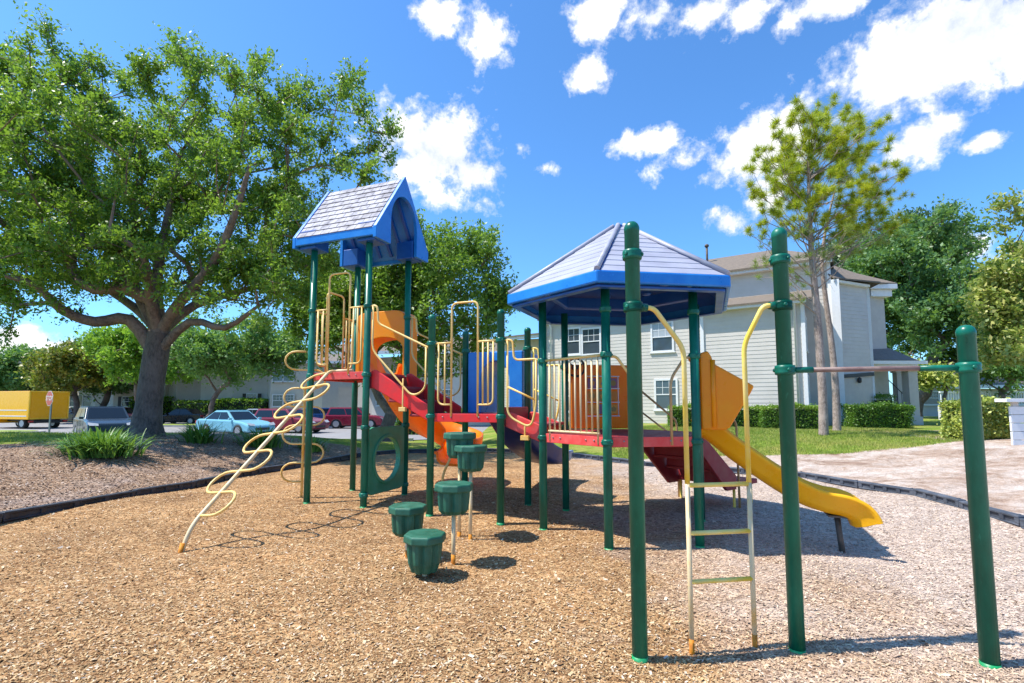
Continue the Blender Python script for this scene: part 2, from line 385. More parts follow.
    bedc=mixc(nt,ramp(nt,noise(nt,.9,5,.6,pos),[(.52,0.0),(.7,.45)]),bedc,(.4,.34,.32))
    sandn=noise(nt,.9,9,.78,mapped(nt,pos,(1,1,1)),.6)
    sandc=ramp(nt,sandn,[(.36,(.24,.15,.105)),(.46,(.42,.31,.24)),(.54,(.54,.44,.37)),(.66,(.63,.56,.5))])
    sandc=mixc(nt,ramp(nt,s1.outputs[1],[(.78,0.0),(.95,.5)]),sandc,(.25,.15,.09))
    gn=noise(nt,.55,6,.65,pos); gn2=noise(nt,30,4,.7,pos)
    grass=ramp(nt,gn,[(.3,(.12,.22,.025)),(.46,(.24,.33,.04)),(.6,(.42,.38,.1)),(.7,(.5,.4,.18))])
    grass=mixc(nt,ramp(nt,gn2,[(.35,0.0),(.7,.7)]),grass,(.07,.12,.015))
    c=mixc(nt,attr('sand'),grass,sandc); c=mixc(nt,attr('bed'),c,bedc); c=mixc(nt,attr('chips'),c,chips)
    dd=mth(nt,'ADD',mth(nt,'MULTIPLY',v1.outputs['Distance'],-1.0),mth(nt,'MULTIPLY',s1.outputs[2],.9))
    dd=mth(nt,'ADD',dd,mth(nt,'MULTIPLY',noise(nt,60,4,.7,pos),.5))
    bsdf(nt,out,c,.95,0,dd,.8,.018,spec=.15)
    me.materials.append(m)
make_ground()
def sheet(name,pts,z,mat,thick=0):
    mb=MB()
    if thick: mb.prism([(x,y,z-thick) for x,y in pts],(0,0,thick))
    else: mb.add([(x,y,z) for x,y in pts],[tuple(range(len(pts)))])
    o=mb.build(name,mat); o['kind']='structure'; return o
# parking lot
GZ0=-.25
lot=[(-60,25.5),(-15,25.5),(-9,25.2),(-5,25.6),(2.2,30),(2.2,47.5),(-60,58)]
sheet('parking_lot',lot,GZ0+.035,M['asphalt'])
sheet('kerb',[(-60,25.2),(-15,25.2),(-9,24.9),(-5,25.3),(-5,25.6),(-9,25.18),(-15,25.48),(-60,25.48)],GZ0+.14,M['concrete'],.2)
def island(pts,z):
    o=sheet('kerb',pts,z,M['concrete'],.2)
    c=np.mean(np.array(pts),0); q=[(c[0]+(x-c[0])*(1-.25/max(.6,abs(x-c[0]))),c[1]+(y-c[1])*(1-.15/max(.4,abs(y-c[1])))) for x,y in pts]
    m=sheet('island_grass',q,z+.02,M['lawnflat'])
m_,nt_,out_=newmat('island_grass_surface')
bsdf(nt_,out_,ramp(nt_,noise(nt_,.8,6,.7,geo(nt_).outputs['Position']),[(.35,(.1,.2,.03)),(.6,(.3,.34,.07)),(.75,(.36,.32,.12))]),.95,0,noise(nt_,40,3,.6,geo(nt_).outputs['Position']),.8,.03); M['lawnflat']=m_
island([(-45,30.5),(-31,30.2),(-29.6,31),(-29.8,32.2),(-31,33),(-45,33.5)],GZ0+.15)
island([(-31.5,41.0),(-20,40.2),(-18.6,41),(-18.8,42.6),(-20,43.2),(-31.5,44)],GZ0+.15)
# ------------------------------------------------------------ loose chips and grass
def chips(n):
    # more chips near the viewpoint
    Y=2.0+ (rng.random(n)**1.7)*9.0
    X=(rng.random(n)*2.3-1.15)*Y*1.05
    ok=(kdist(X,Y)<-.1); X,Y=X[ok],Y[ok]; n=len(X)
    L=rng.uniform(.003,.013,n)*(1+.9*(rng.random(n)>.94)); W=L*rng.uniform(.2,.6,n); a=rng.random(n)*math.pi*2; t=rng.normal(0,.28,n); t2=rng.normal(0,.35,n)
    u=np.stack([np.cos(a)*np.cos(t),np.sin(a)*np.cos(t),np.sin(t)],1); w=np.stack([-np.sin(a)*np.cos(t2),np.cos(a)*np.cos(t2),np.sin(t2)],1)
    c=np.stack([X,Y,T(X,Y)+rng.uniform(.002,.011,n)],1)
    U=u*L[:,None]; W_=w*W[:,None]; k=rng.uniform(.4,1,(n,1))
    V=np.stack([c-U-W_*k,c+U-W_,c+U*.8+W_*k,c-U+W_],1)
    o=quads('wood_chips',V,M['chip']); tag(o,'loose brown and sun bleached wood chips covering the play area','wood chips',kind='stuff')
chips(300000)
def bedlitter(n):
    Y=6.5+rng.random(n)**1.2*9; X=-Y*rng.uniform(.38,1.1,n); ok=(kdist(X,Y)>.25)&(kdist(X,Y)<6); X,Y=X[ok],Y[ok]; n=len(X)
    L=rng.uniform(.01,.028,n); W=L*rng.uniform(.3,.6,n); a=rng.random(n)*6.28; t=rng.normal(0,.3,n)
    u=np.stack([np.cos(a),np.sin(a),np.sin(t)],1)*L[:,None]; w=np.stack([-np.sin(a),np.cos(a),rng.normal(0,.3,n)],1)*W[:,None]
    c=np.stack([X,Y,T(X,Y)+.01],1)
    o=quads('leaf_litter',np.stack([c-u,c-w,c+u,c+w],1),M['litter']); tag(o,'fallen brown leaves scattered over the planting bed','leaf litter',kind='stuff')
m_,nt_,out_=newmat('dead_leaves'); 
bsdf(nt_,out_,ramp(nt_,geo(nt_).outputs['Random Per Island'],[(0,(.1,.055,.04)),(.5,(.3,.19,.13)),(.85,(.5,.36,.26)),(1,(.6,.5,.42))]),.85); M['litter']=m_
bedlitter(30000)
def blades(n,xr,yr,cond,name,label,h=(.03,.07)):
    X=rng.uniform(*xr,n); Y=rng.uniform(*yr,n); ok=cond(X,Y); X,Y=X[ok],Y[ok]; n=len(X)
    a=rng.random(n)*6.28; H=rng.uniform(*h,n); lean=rng.normal(0,.35,(n,2))
    c=np.stack([X,Y,T(X,Y)],1); w=np.stack([np.cos(a),np.sin(a),0*a],1)*.006*(Y/12)[:,None]
    tip=c+np.stack([lean[:,0]*H,lean[:,1]*H,H],1)
    o=quads(name,np.stack([c-w,c+w,tip],1),M['grassblade'],k=3); tag(o,label,'grass',kind='stuff')
blades(110000,(3,16),(11.5,21),lambda X,Y:(kdist(X,Y)>.5)&(Y>(13.2+.5*np.sin(X*.5)))&(X<12.4+.1*Y),'grass','sunlit green lawn between the sandy ground and the hedges')
blades(60000,(-22,-9),(9.5,24),lambda X,Y:(Y>(11.2+.25*(X+13)+.35*np.sin(X*2.1)))&(X<-9.9),'grass','rough green grass at the left beside the planting bed',(.04,.1))
# ------------------------------------------------------------ plastic edging around the chips
def edging():
    P=[Vector((*p,0)) for p in KERB]; segs=[]
    for a,b in zip(P[:-1],P[1:]):
        L=(b-a).length; n=max(1,round(L/1.25))
        for i in range(n): segs.append((a.lerp(b,i/n),a.lerp(b,(i+1)/n)))
    for a,b in segs:
        if b.y<4.2 : continue
        right=a.x>.8
        za,zb=Tz(a.x,a.y),Tz(b.x,b.y); c=(a+b)/2; d=(b-a); L=d.length; d.normalize(); nrm=Vector((-d.y,d.x,0)); up=Vector((0,0,1))
        zt=.5*(za+zb)+.05
        mb=MB(); hz=.2
        # body with recessed side pockets and a rounded top
        mb.box((c.x,c.y,zt-.06),(L-.02,.07,hz),(d,nrm,up))
        mb.box((c.x,c.y,zt+.055),(L-.012,.12,.035),(d,nrm,up))
        mb.box((c.x,c.y,zt-.04),(L-.02,.115,.03),(d,nrm,up))
        for k in (-.5,-.25,0,.25,.5):
            q=c+d*(k*(L-.08)); mb.box((q.x,q.y,zt+.01),(.07,.113,.08),(d,nrm,up))
        e=b-d*.015; 
        o=mb.build('edging_timber',M['kerbgrey' if right else 'kerbdark'],None,.012)
        st=MB().lathe([(.022,0),(.022,.012),(.008,.018)],(e.x-d.x*.05,e.y-d.y*.05,zt+.07),8).build('stake_cap',M['kerbgrey' if right else 'kerbdark'],o)
        tag(o,'grey weathered plastic edging timber holding back sandy ground on the right' if right else 'black plastic edging timber between wood chips and tree bed',
            'edging','grey play area edging' if right else 'black play area edging')
edging()
# ------------------------------------------------------------ play structure
e1=Vector((.931,-.367,0)).normalized(); e2=Vector((.367,.931,0)).normalized(); UP=Vector((0,0,1))
S=1.05
c_=Vector((1.433,6.521,0))
K=Vector((1.047,5.542,0)); Lp=Vector((2.088,5.697,0))
Ip=c_*2-(c_+Vector((1.041,.155,0))); P3=c_+Vector((1.041,.155,0)); P4=c_+Vector((.386,.979,0)); Jp=c_+Vector((-.655,.824,0))
Gp=Ip-e1*.58; Hp=Gp+e2*S; Ep=Gp-e1*S; Fp=Ep+e2*S; Bp=Ep-e1*1.1; Dp=Bp+e2*S; Ap=Bp-e1*S; Cp=Ap+e2*S
ZT,ZB,ZH=2.04,1.425,1.19
def z_(p,z): return Vector((p.x,p.y,z))
play=thing('play_structure','large red, blue, green and yellow climbing structure with two roofs and three slides','playground structure',(c_.x-1.5,c_.y,0))
RP=.05
def ring(mb,p,z,r=RP,ang=0,bolts=True):
    mb.lathe([(r+.001,z-.034),(r+.013,z-.03),(r+.016,z-.012),(r+.012,z),(r+.016,z+.012),(r+.013,z+.03),(r+.001,z+.034)],(p.x,p.y,0),20)
    if bolts:
        for k in range(3):
            a=ang+k*2.1
            q=Vector((p.x+math.cos(a)*(r+.012),p.y+math.sin(a)*(r+.012),z)); mb.lathe([(.013,-.006),(.013,.008),(.008,.013)],q,10,ax=(UP,Vector((-math.sin(a),math.cos(a),0)),Vector((math.cos(a),math.sin(a),0))))
def post(p,top,collars,parent,dome=False,r=RP,base=None):
    g=Tz(p.x,p.y) if base is None else base
    prof=[(r,-.3),(r,top)] if not dome else [(r,-.3),(r,top-.06),(r*1.04,top-.058),(r*1.04,top-.03),(r*.9,top-.01),(r*.6,top+.006),(r*.1,top+.012)]
    o=MB().lathe(prof,(p.x,p.y,0),20).build('post',M['green'],parent)
    MB().lathe([(r+.002,g-.05),(r+.002,g+.012+.02*random.random())],(p.x,p.y,0),20).build('painted_base',M['greenbase'],o)
    for z in collars:
        m=MB(); ring(m,p,z,r,random.random()*6); m.build('collar',M['green'],o)
    return o
for p in (Ap,Bp,Cp,Dp): post(p,4.06,[ZT-.04,ZT+.98]+([1.22,.25] if p in(Bp,Dp) else []),play)
for p in (Ep,Fp,Gp,Hp): post(p,(2.81 if p in (Ep,Gp) else 2.72),[ZB-.03,ZB+.98],play,True)
for p in (Ip,Jp,K,Lp,P3,P4): post(p,2.9,[ZH-.05,ZH+.92]+([2.62] if p in (K,Lp) else []),play)
def deck(pts,z,parent,matf,name='deck'):
    P=[z_(p,0) for p in pts]; cc=sum(P,Vector())/len(P)
    o=MB().prism([z_(cc+(p-cc)*.985,z-.03) for p in P],(0,0,.03)).build(name,M['maroon'],parent)
    n=len(P)
    mb=MB()
    for i in range(n):
        a,b=P[i],P[(i+1)%n]; d=(b-a).normalized(); nn=Vector((-d.y,d.x,0)); 
        if (cc-a).dot(nn)<0: nn=-nn
        L=(b-a).length
        mb.box(z_((a+b)/2+nn*.012,z-.05),(L-.11,.03,.11),(d,nn,UP),0)
        for k in (-.32,-.2,.2,.32): mb.lathe([(.011,0),(.011,.008),(.004,.011)],z_((a+b)/2+d*(L*k)-nn*.003,z-.04),8,1,ax=(d,UP,-nn))
    mb.build('deck_edge',[matf,M['steel']],o,.004)
    m2=MB(); m2.box(z_(cc,z-.07),((P[1]-P[0]).length*.8,.05,.05),((P[1]-P[0]).normalized(),Vector((-(P[1]-P[0]).normalized().y,(P[1]-P[0]).normalized().x,0)),UP))
    m2.build('joist',M['maroon'],o)
deck([Ap,Bp,Dp,Cp],ZT,play,M['redfade']); deck([Ep,Gp,Hp,Fp],ZB,play,M['red']); deck([Ip,K,Lp,P3,P4,Jp],ZH,play,M['redfade'])
# --- barrier with a tall entrance hoop
def hoop_panel(P,Q,z,mat,tall=1.53,h=.98,hx=(.3,.68)):
    d=(Q-P).normalized(); L=(Q-P).length; r=.015
    def X(s,zz): return z_(P+d*s,z+zz)
    o=MB().tube(fil([X(L*hx[0],-.03),X(L*hx[0],tall),X(L*hx[1],tall),X(L*hx[1],-.03)],.09,6),r,10).build('entrance_hoop',M[mat],play)
    for a,b,s in ((.05,L*hx[0],1),(L-.05,L*hx[1],-1)):
        mb=MB(); mb.tube([X(a,h),X(b,h)],r*.95,8)
        mb.tube(fil([X(a+s*.06,h),X(a+s*.06,.13),X(b,.13)],.09,5),r*.9,8)
        w=abs(b-a)-.06; k=2 if w>.22 else 1
        for i in range(1,k+1): x=a+s*(.06+w*i/(k+1)); mb.tube([X(x,h),X(x,.13)],r*.8,8)
        mb.build('railing_bars',M[mat],o)
hoop_panel(Ap,Bp,ZT,'cream'); hoop_panel(Ap,Cp,ZT,'cream',1.35); hoop_panel(Ep,Gp,ZB,'cream')
# --- closed loop stair rails
def stair_rail(P,Q,zp,zq,mat,mid=False,foot=True):
    d=(Q-P).normalized(); L=(Q-P).length; r=.0155; k=min(.17,L*.3)
    def X(s,zz): return z_(P+d*s,zz)
    hp,hq=zp+.98,zq+.92
    path=[X(.04,hp),X(k,hp),X(k*1.1,hp-.27),X(L-.1,hq+.03),X(L-.035,hq)]
    o=MB().tube(fil(path,.07,5),r,10).build('stair_railing',M[mat],play)
    lo=[X(k*.55,hp),X(k*.55,zp+.32 if L>.8 else zq+.22),X(L*.72,zq+.24 if L>.8 else zq+.06),X(L-.09,zq+.34),X(L-.09,hq+.02)]
    MB().tube(fil(lo,.12,6),r*.95,10).build('lower_rail',M[mat],o)
    if mid: MB().tube([X(k*.6,zp+.36),X(L-.09,zq+.42)],r*.85,8).build('middle_rail',M[mat],o)
    if foot:
        x=L*.58; zl=(zp+.32)*(1-.62)+(zq+.24)*.62 if L>.8 else zq+.1
        mb=MB().tube([X(x,zl),X(x,zl-.42 if L>.8 else zl-.13)],r*.8,8); nn=Vector((-d.y,d.x,0)); mb.box(X(x,zl-(.44 if L>.8 else .16)),(.11,.05,.06),(d,nn,UP)); mb.build('rail_bracket',M['cream'],o,.006)
stair_rail(Bp,Ep,ZT,ZB,'cream'); stair_rail(Dp,Fp,ZT,ZB,'cream')
stair_rail(Gp,Ip,ZB,ZH,'cream',True); stair_rail(Hp,Jp,ZB,ZH,'yellowpipe',True)
# --- moulded stairs
def stairs(P,Q,P2,Q2,zt,zb,n,mat,smat):
    """P->Q near side going down, P2->Q2 far side"""
    d=(Q-P); L=d.length; d.normalize(); w=(P2-P); W=w.length; w.normalize()
    rise=(zt-zb)/n; run=L/n
    o=MB()
    for i in range(n):
        z=zt-rise*(i+1)*(1 if n>1 else .5); x0=run*i
        o.box(z_(P+d*(x0+run/2)+w*(W/2),z-.02),(run+.03,W-.1,.04),(d,w,UP))
        o.box(z_(P+d*(x0+.015)+w*(W/2),z+rise/2-.02),(.03,W-.104,rise),(d,w,UP))
    st=o.build('stair',mat,play,.012)
    for base in (P+w*.045,P2-w*.045):
        pl=[z_(base+d*.05,zt+.02),z_(base+d*.13,zt+.03),z_(base+d*(L-.04),zb+.1),z_(base+d*(L-.04),zb-.12),z_(base+d*.05,zt-.22 if n>1 else zt-.16)]
        MB().prism(pl,w*.035 if base==P+w*.045 else -w*.035).build('stair_side',smat,st,.012)
stairs(Bp,Ep,Dp,Fp,ZT,ZB,3,M['maroon'],M['red']); stairs(Gp,Ip,Hp,Jp,ZB,ZH,1,M['maroon'],M['redfade'])
# --- straight barrier I-K with ten bars
def bar_panel(P,Q,z,mat):
    d=(Q-P).normalized(); L=(Q-P).length
    def X(s,zz): return z_(P+d*s,z+zz)
    o=MB().tube([X(.04,.92),X(L-.04,.92)],.0165,10).build('barrier_panel',M[mat],play)
    mb=MB().tube([X(.11,.04),X(L-.11,.04)],.014,8)
    for i in range(10):
        x=.13+(L-.26)*i/9; e=i in(0,9); mb.tube([X(x,.92),X(x,-.08 if e else .04)],.0135 if e else .0115,8)
    mb.build('railing_bars',M['creampale'],o)
bar_panel(Ip,K,ZH,'cream')
# --- grab handles each side of the front opening K-L
def handle(P,d,z,mat,reach=.3,top=.9):
    path=[z_(P+d*.04,z+top),z_(P+d*(reach*.4),z+top),z_(P+d*reach,z+top-.25),z_(P+d*reach,z-.09)]
    MB().tube(fil(path,.1,6),.0155,10).build('grab_handle',M[mat],play)
dKL=(Lp-K).normalized()
handle(K,dKL,ZH,'cream'); handle(Lp,-dKL,ZH,'ochre')
# --- square roof over the tower
tc=(Ap+Bp+Cp+Dp)/4; hl=S/2+.24; hw=S/2+.19; zE,zR=4.14,5.17
roof=MB()
def RP_(a,b,z): return z_(tc+e1*a+e2*b,z)
sl=Vector((0,0,1))
for s in (-1,1):
    # slab
    roof.prism([RP_(-hl,s*hw,zE),RP_(-hl,0,zR),RP_(-hl,0,zR-.07),RP_(-hl,s*(hw-.05),zE-.05)],e1*(2*hl))
    roof.box(RP_(0,s*(hw-.02),zE-.05),(2*hl,.05,.13),(e1,e2,UP))
ro=roof.build('tower_roof',M['blue'],play,.012)
for s in (-1,1):
    mb=MB(); rows,cols=10,9
    d=(RP_(0,0,zR)-RP_(0,s*hw,zE)); SL=d.length; d.normalize(); nn=e1.cross(d); nn=nn if nn.z>0 else -nn
    for i in range(rows):
        for j in range(-1,cols):
            w=2*(hl-.05)/cols; x=-hl+.05+(j+(.5 if i%2 else 0))*w; x0,x1=max(x,-hl+.05),min(x+w,hl-.05)
            if x1-x0<.02: continue
            hh=SL/rows; p=RP_((x0+x1)/2,s*hw,zE)+d*(hh*(i+.5))+nn*(.008)
            ax=(e1,(d*math.cos(.08)-nn*math.sin(.08)*1).normalized(),nn)
            mb.box(p,(x1-x0-.008,hh-.006,.014),ax)
    mb.build('roof_tiles',M['shingle'],ro)
# arched gable ends
def arch(n=16,hw_=.36,z0=3.99,zs=4.38,za=4.85):
    pts=[]
    for i in range(n+1):
        a=math.pi*i/n; pts.append((-hw_*math.cos(a),zs+(za-zs)*math.sin(a)))
    return pts
for s in (-1,1):
    q=s*(hl+.012)
    inner=[(-.36,3.99)]+arch()+[(.36,3.99)]
    outer=[(-hw-.01,3.99)]
    N=len(inner)
    out_pts=[]
    for i,(x,z) in enumerate(inner):
        if i==0: out_pts.append((-hw-.01,3.99)); continue
        if i==N-1: out_pts.append((hw+.01,3.99)); continue
        t=(i-1)/(N-3); 
        x2=-(hw+.01)+2*(hw+.01)*t; out_pts.append((x2,zE+.02+(zR-zE+.02)*(1-abs(x2)/(hw+.01))))
    O=[RP_(q-s*.045,x,z) for x,z in out_pts]; I_=[RP_(q-s*.045,x,z) for x,z in inner]
    mb=MB(); d=e1*(s*.06)
    n=len(O); vs=O+I_+[v+d for v in O]+[v+d for v in I_]; fs=[]
    for k in range(n-1):
        l=k+1; fs+=[(k,n+k,n+l,l),(2*n+k,2*n+l,3*n+l,3*n+k),(k,l,2*n+l,2*n+k),(n+k,3*n+k,3*n+l,n+l)]
    fs+=[(0,2*n,3*n,n),(n-1,2*n-1,4*n-1,3*n-1)]
    mb.add(vs,fs); mb.build('gable_panel',M['blue'],ro,.006)
    for t in (-1,1):
        mb=MB(); mb.box(RP_(s*(hl-.21),t*(S/2-.02),4.13),(.32,.3,.3),(e1,e2,UP)); mb.build('roof_socket',M['bluedeep'],ro,.015)
mb=MB()
for s in (-1,1):
    for k in range(6):
        x=-hl+.2+k*(2*hl-.4)/5; a=RP_(x,s*(hw-.1),zE+.0); b=RP_(x,s*.04,zR-.17); dd=(b-a).normalized()
        mb.box((a+b)/2+Vector((0,0,.0)),(.05,(b-a).length,.035),(e1,dd,e1.cross(dd)))
mb.build('roof_rib',M['bluedeep'],ro)
# --- hexagonal roof
hv=[Ip,K,Lp,P3,P4,Jp]; kx=1.425
zE2,zA=2.94,3.9; cap=.07
def HX(i,k,z): return z_(c_+(hv[i%6]-c_)*k,z)
hx=MB()
for i in range(6):
    a,b=HX(i,kx,zE2),HX(i+1,kx,zE2); ta,tb=HX(i,cap,zA),HX(i+1,cap,zA)
    nn=(b-a).cross(ta-a).normalized(); nn=nn if nn.z>0 else -nn
    hx.prism([a,b,tb,ta],-nn*.03)
hx.prism([HX(i,cap*1.25,zA-.02) for i in range(6)],(0,0,.05))
ho=hx.build('hexagonal_roof',M['bluedeep'],play)
fb=MB(); fb.ringprism([HX(i,kx+.012,zE2-.115) for i in range(6)],[HX(i,kx-.045,zE2-.115) for i in range(6)],(0,0,.135)); fb.build('roof_fascia',M['blue'],ho,.018)
ib=MB(); ib.ringprism([HX(i,kx-.05,zE2-.15) for i in range(6)],[HX(i,1.27,zE2-.15) for i in range(6)],(0,0,.03))
ib.ringprism([HX(i,.99,zE2+.02) for i in range(6)],[HX(i,.93,zE2+.04) for i in range(6)],(0,0,.16)); ib.build('roof_soffit',M['bluedeep'],ho,.01)
lp=MB(); rb=MB()
for i in range(6):
    rows=10
    for r_ in range(rows):
        k0=kx+(cap-kx)*r_/rows; k1=kx+(cap-kx)*(r_+1)/rows; z0=zE2+(zA-zE2)*r_/rows; z1=zE2+(zA-zE2)*(r_+1)/rows
        a,b,c2,d2=HX(i,k0,z0+.02),HX(i+1,k0,z0+.02),HX(i+1,k1,z1+.012),HX(i,k1,z1+.012)
        m1=(b-a)*.03*(1+r_*.18); a,b=a+m1,b-m1; m2=(c2-d2)*.03*(1+r_*.25); c2,d2=c2-m2,d2+m2
        lp.prism([a,b,c2,d2],(0,0,-.02))
    rb.tube([HX(i,kx-.01,zE2+.035),HX(i,cap,zA+.03)],[.032,.03],8)
lp.build('roof_boards',M['hexgrey'],ho); rb.build('roof_ridge',M['hexgrey'],ho)
kn=MB()
for i in range(6):
    p=(HX(i,.62,zE2+.19)+HX(i+1,.62,zE2+.19))/2; kn.lathe([(.07,-.02),(.06,-.05),(.02,-.06)],p,14)
kn.build('soffit_boss',M['bluedeep'],ho)
# --- loop climbers
def serp(P0,P1,lat,n,amp,r,mat,start=1,parent=play,name='loop_climber',pole=True,hook=True):
    ax=(P1-P0); L=ax.length; ax.normalize(); pts=[P0]; st=L/n; s=start; q=st*.5
    for i in range(n):
        a=P0+ax*(st*i); m=a+ax*q+lat*(s*(amp-q))+ax*(s*lat.z*0)
        for k in range(9):
            t=math.pi*k/8; pts.append(m-ax*(q*math.cos(t))+lat*(s*q*1.15*math.sin(t)))
        pts.append(P0+ax*(st*(i+1))); s=-s
    return pts
f0=Vector((-3.52,5.42,0)); 
top=z_((Ap+Bp)/2-e1*.13-e2*.05,ZT+.03)
p1=Vector((-3.48,5.54,.24))
cl=MB().tube(fil([f0+Vector((0,0,-.1)),p1,top-Vector((0,0,.02)),top+e2*.12+Vector((0,0,.0)),top+e2*.12+e1*.35],.16,6),.024,12).build('loop_climber',M['creampale'],play)
MB().tube(serp(p1+(top-p1)*.05,top-(top-p1)*.02,(e1+UP*.12-e2*.15).normalized(),8,.37,.017,'cream',1),.0165,10).build('climbing_loops',M['cream'],cl)
MB().tube([f0+Vector((0,0,-.1)),f0+(p1-f0)*.35],.0245,12).build('worn_foot',M['rust'],cl)
tb_=Vector((-3.36,8.12,0)); 
cl2=MB().tube(fil([tb_+Vector((0,0,-.1)),tb_+Vector((0,0,1.9)),z_((Ap+Cp)/2,ZT+.02)],.1),.02,10).build('loop_climber',M['cream'],play)
MB().tube(serp(tb_+Vector((0,0,.33)),tb_+Vector((0,0,2.42)),(e1*.75+e2*.5).normalized(),7,.29,.016,'cream',-1),.0155,10).build('climbing_loops',M['cream'],cl2)
# --- round hole panel under the tower, between B and D
def hole_panel(P,Q,z0,z1,mat,rx,rz,name,thick=.05,inset=.06):
    d=(Q-P).normalized(); L=(Q-P).length; nn=Vector((-d.y,d.x,0)); n=40; cx,cz=L/2,(z0+z1)/2; hx_,hz_=L/2-inset,(z1-z0)/2
    outer=[];inner=[]
    for i in range(n):
        a=2*math.pi*i/n; ca,sa=math.cos(a),math.sin(a); k=min(1/max(abs(ca),1e-6)*hx_,1/max(abs(sa),1e-6)*hz_)
        outer.append(z_(P+d*(cx+ca*k),cz+sa*k)-nn*thick/2); inner.append(z_(P+d*(cx+ca*rx),cz+sa*rz)-nn*thick/2)
    o=MB().ringprism(outer,inner,nn*thick).build(name,M[mat],play,.012)
    ri=MB().ringprism([z_(P+d*(cx+math.cos(2*math.pi*i/n)*(rx+.05)),cz+math.sin(2*math.pi*i/n)*(rz+.05))-nn*(thick/2+.02) for i in range(n)],[z_(P+d*(cx+math.cos(2*math.pi*i/n)*(rx+.001)),cz+math.sin(2*math.pi*i/n)*(rz+.001))-nn*(thick/2+.02) for i in range(n)],nn*(thick+.04))
    ri.build('hole_rim',M[mat],o,.008); return o
hole_panel(Bp,Dp,.22,1.22,'greenplastic',.32,.33,'crawl_hole_panel')
# --- play panel with picture tiles on the back of the hexagon (P4-J)
d=(P4-Jp).normalized(); nn=Vector((d.y,-d.x,0)); L=(P4-Jp).length
def XP(s,z,o=0): return z_(Jp+d*s+nn*o,z)
pp=MB(); pp.prism([XP(.07,ZH+.02),XP(L-.07,ZH+.02),XP(L-.07,ZH+.95),XP(.07,ZH+.95)],nn*.07).build('picture_panel',M['orangedeep'],play,.015)
pp=play.children[-1]
fr=MB()
for a,b,c2,d2 in ((.3,ZH+.2,.3,ZH+.78),(.62,ZH+.2,.62,ZH+.78),(.46,ZH+.2,.46,ZH+.78),(.78,ZH+.2,.78,ZH+.78)): fr.tube([XP(a,b,.09),XP(c2,d2,.09)],.008,6)
for z in (.2,.4,.6,.78): fr.tube([XP(.28,ZH+z,.09),XP(.8,ZH+z,.09)],.008,6)
fr.build('white_grid',M['white'],pp)
tcol=[flat('tile_tan',(.72,.3,.04)),flat('tile_orange',(.6,.22,.03)),flat('tile_plum',(.25,.12,.2)),flat('tile_olive',(.3,.2,.05))]
for i in range(3):
    for j in range(3):
        x=.3+.16*i+.08; z=ZH+.3+.19*j+.0
        MB().box(XP(x,z,.092),(.125,.03,.14),(d,nn,UP)).build('picture_tile',tcol[(i*2+j)%4],pp,.006)
        m=MB(); k=(i+j)%3
        c0=XP(x,z,.109); n=[3,24,5][k]; m.prism([c0+d*(.042*math.cos(6.283*q/n+1.57))+UP*(.042*math.sin(6.283*q/n+1.57)) for q in range(n)],nn*.004)
        m.build('tile_shape',tcol[(i+2*j+1)%4],pp)
sw=MB(); c0=XP(.12,ZH+.9,.17); sw.tube([c0+d*(.13*math.cos(a*.2618))+UP*(.13*math.sin(a*.2618)) for a in range(24)],.016,8,closed=True)
for k in range(3): a=k*2.094+.5; sw.tube([c0,c0+d*(.13*math.cos(a))+UP*(.13*math.sin(a))],.012,6)
sw.lathe([(.035,-.12),(.035,.02),(.01,.03)],c0,12,ax=(d,UP,nn)); sw.build('steering_wheel',M['blackplastic'],play)
# --- slides
def uprof(w,h,t=.03,lip=.035):
    a=w/2
    return [(-a-lip,h-.02),(-a-lip,h+.015),(-a,h+.02),(-a+.02,h),(-a+.05,.07),(-a+.12,.02),(0,0),(a-.12,.02),(a-.05,.07),(a-.02,h),(a,h+.02),(a+lip,h+.015),(a+lip,h-.02),(a+.005,h-.04),(a-.02,.05),(a-.1,-.02),(0,-.04),(-a+.1,-.02),(-a+.02,.05),(-a-.005,h-.04)]
def catm_(P,k=8):
    P=[Vector(p) for p in P]; o=[]
    for i in range(len(P)-1):
        p0,p1,p2,p3=P[max(i-1,0)],P[i],P[i+1],P[min(i+2,len(P)-1)]
        for j in range(k):
            t=j/k; o.append(.5*((2*p1)+(p2-p0)*t+(2*p0-5*p1+4*p2-p3)*t*t+(-p0+3*p1-3*p2+p3)*t**3))
    o.append(P[-1]); return o
mS=(Lp+P3)/2
catm=catm_
ys=[mS+e1*t+UP*z for t,z in ((.02,1.18),(.1,1.165),(.4,.92),(.82,.62),(1.08,.47),(1.29,.4),(1.44,.375),(1.54,.33),(1.58,.25))]
sy=MB().sweep(catm(ys),uprof(.5,.2)).build('yellow_slide',M['yslide'],play)
sl_leg=MB(); q=mS+e1*1.42
sl_leg.tube([q+UP*.36,q+UP*-.2+e1*.05],.03,12); sl_leg.box(q+UP*.34,(.2,.3,.02),(e1,e2,UP)); sl_leg.build('slide_leg',M['darksteel'],sy)
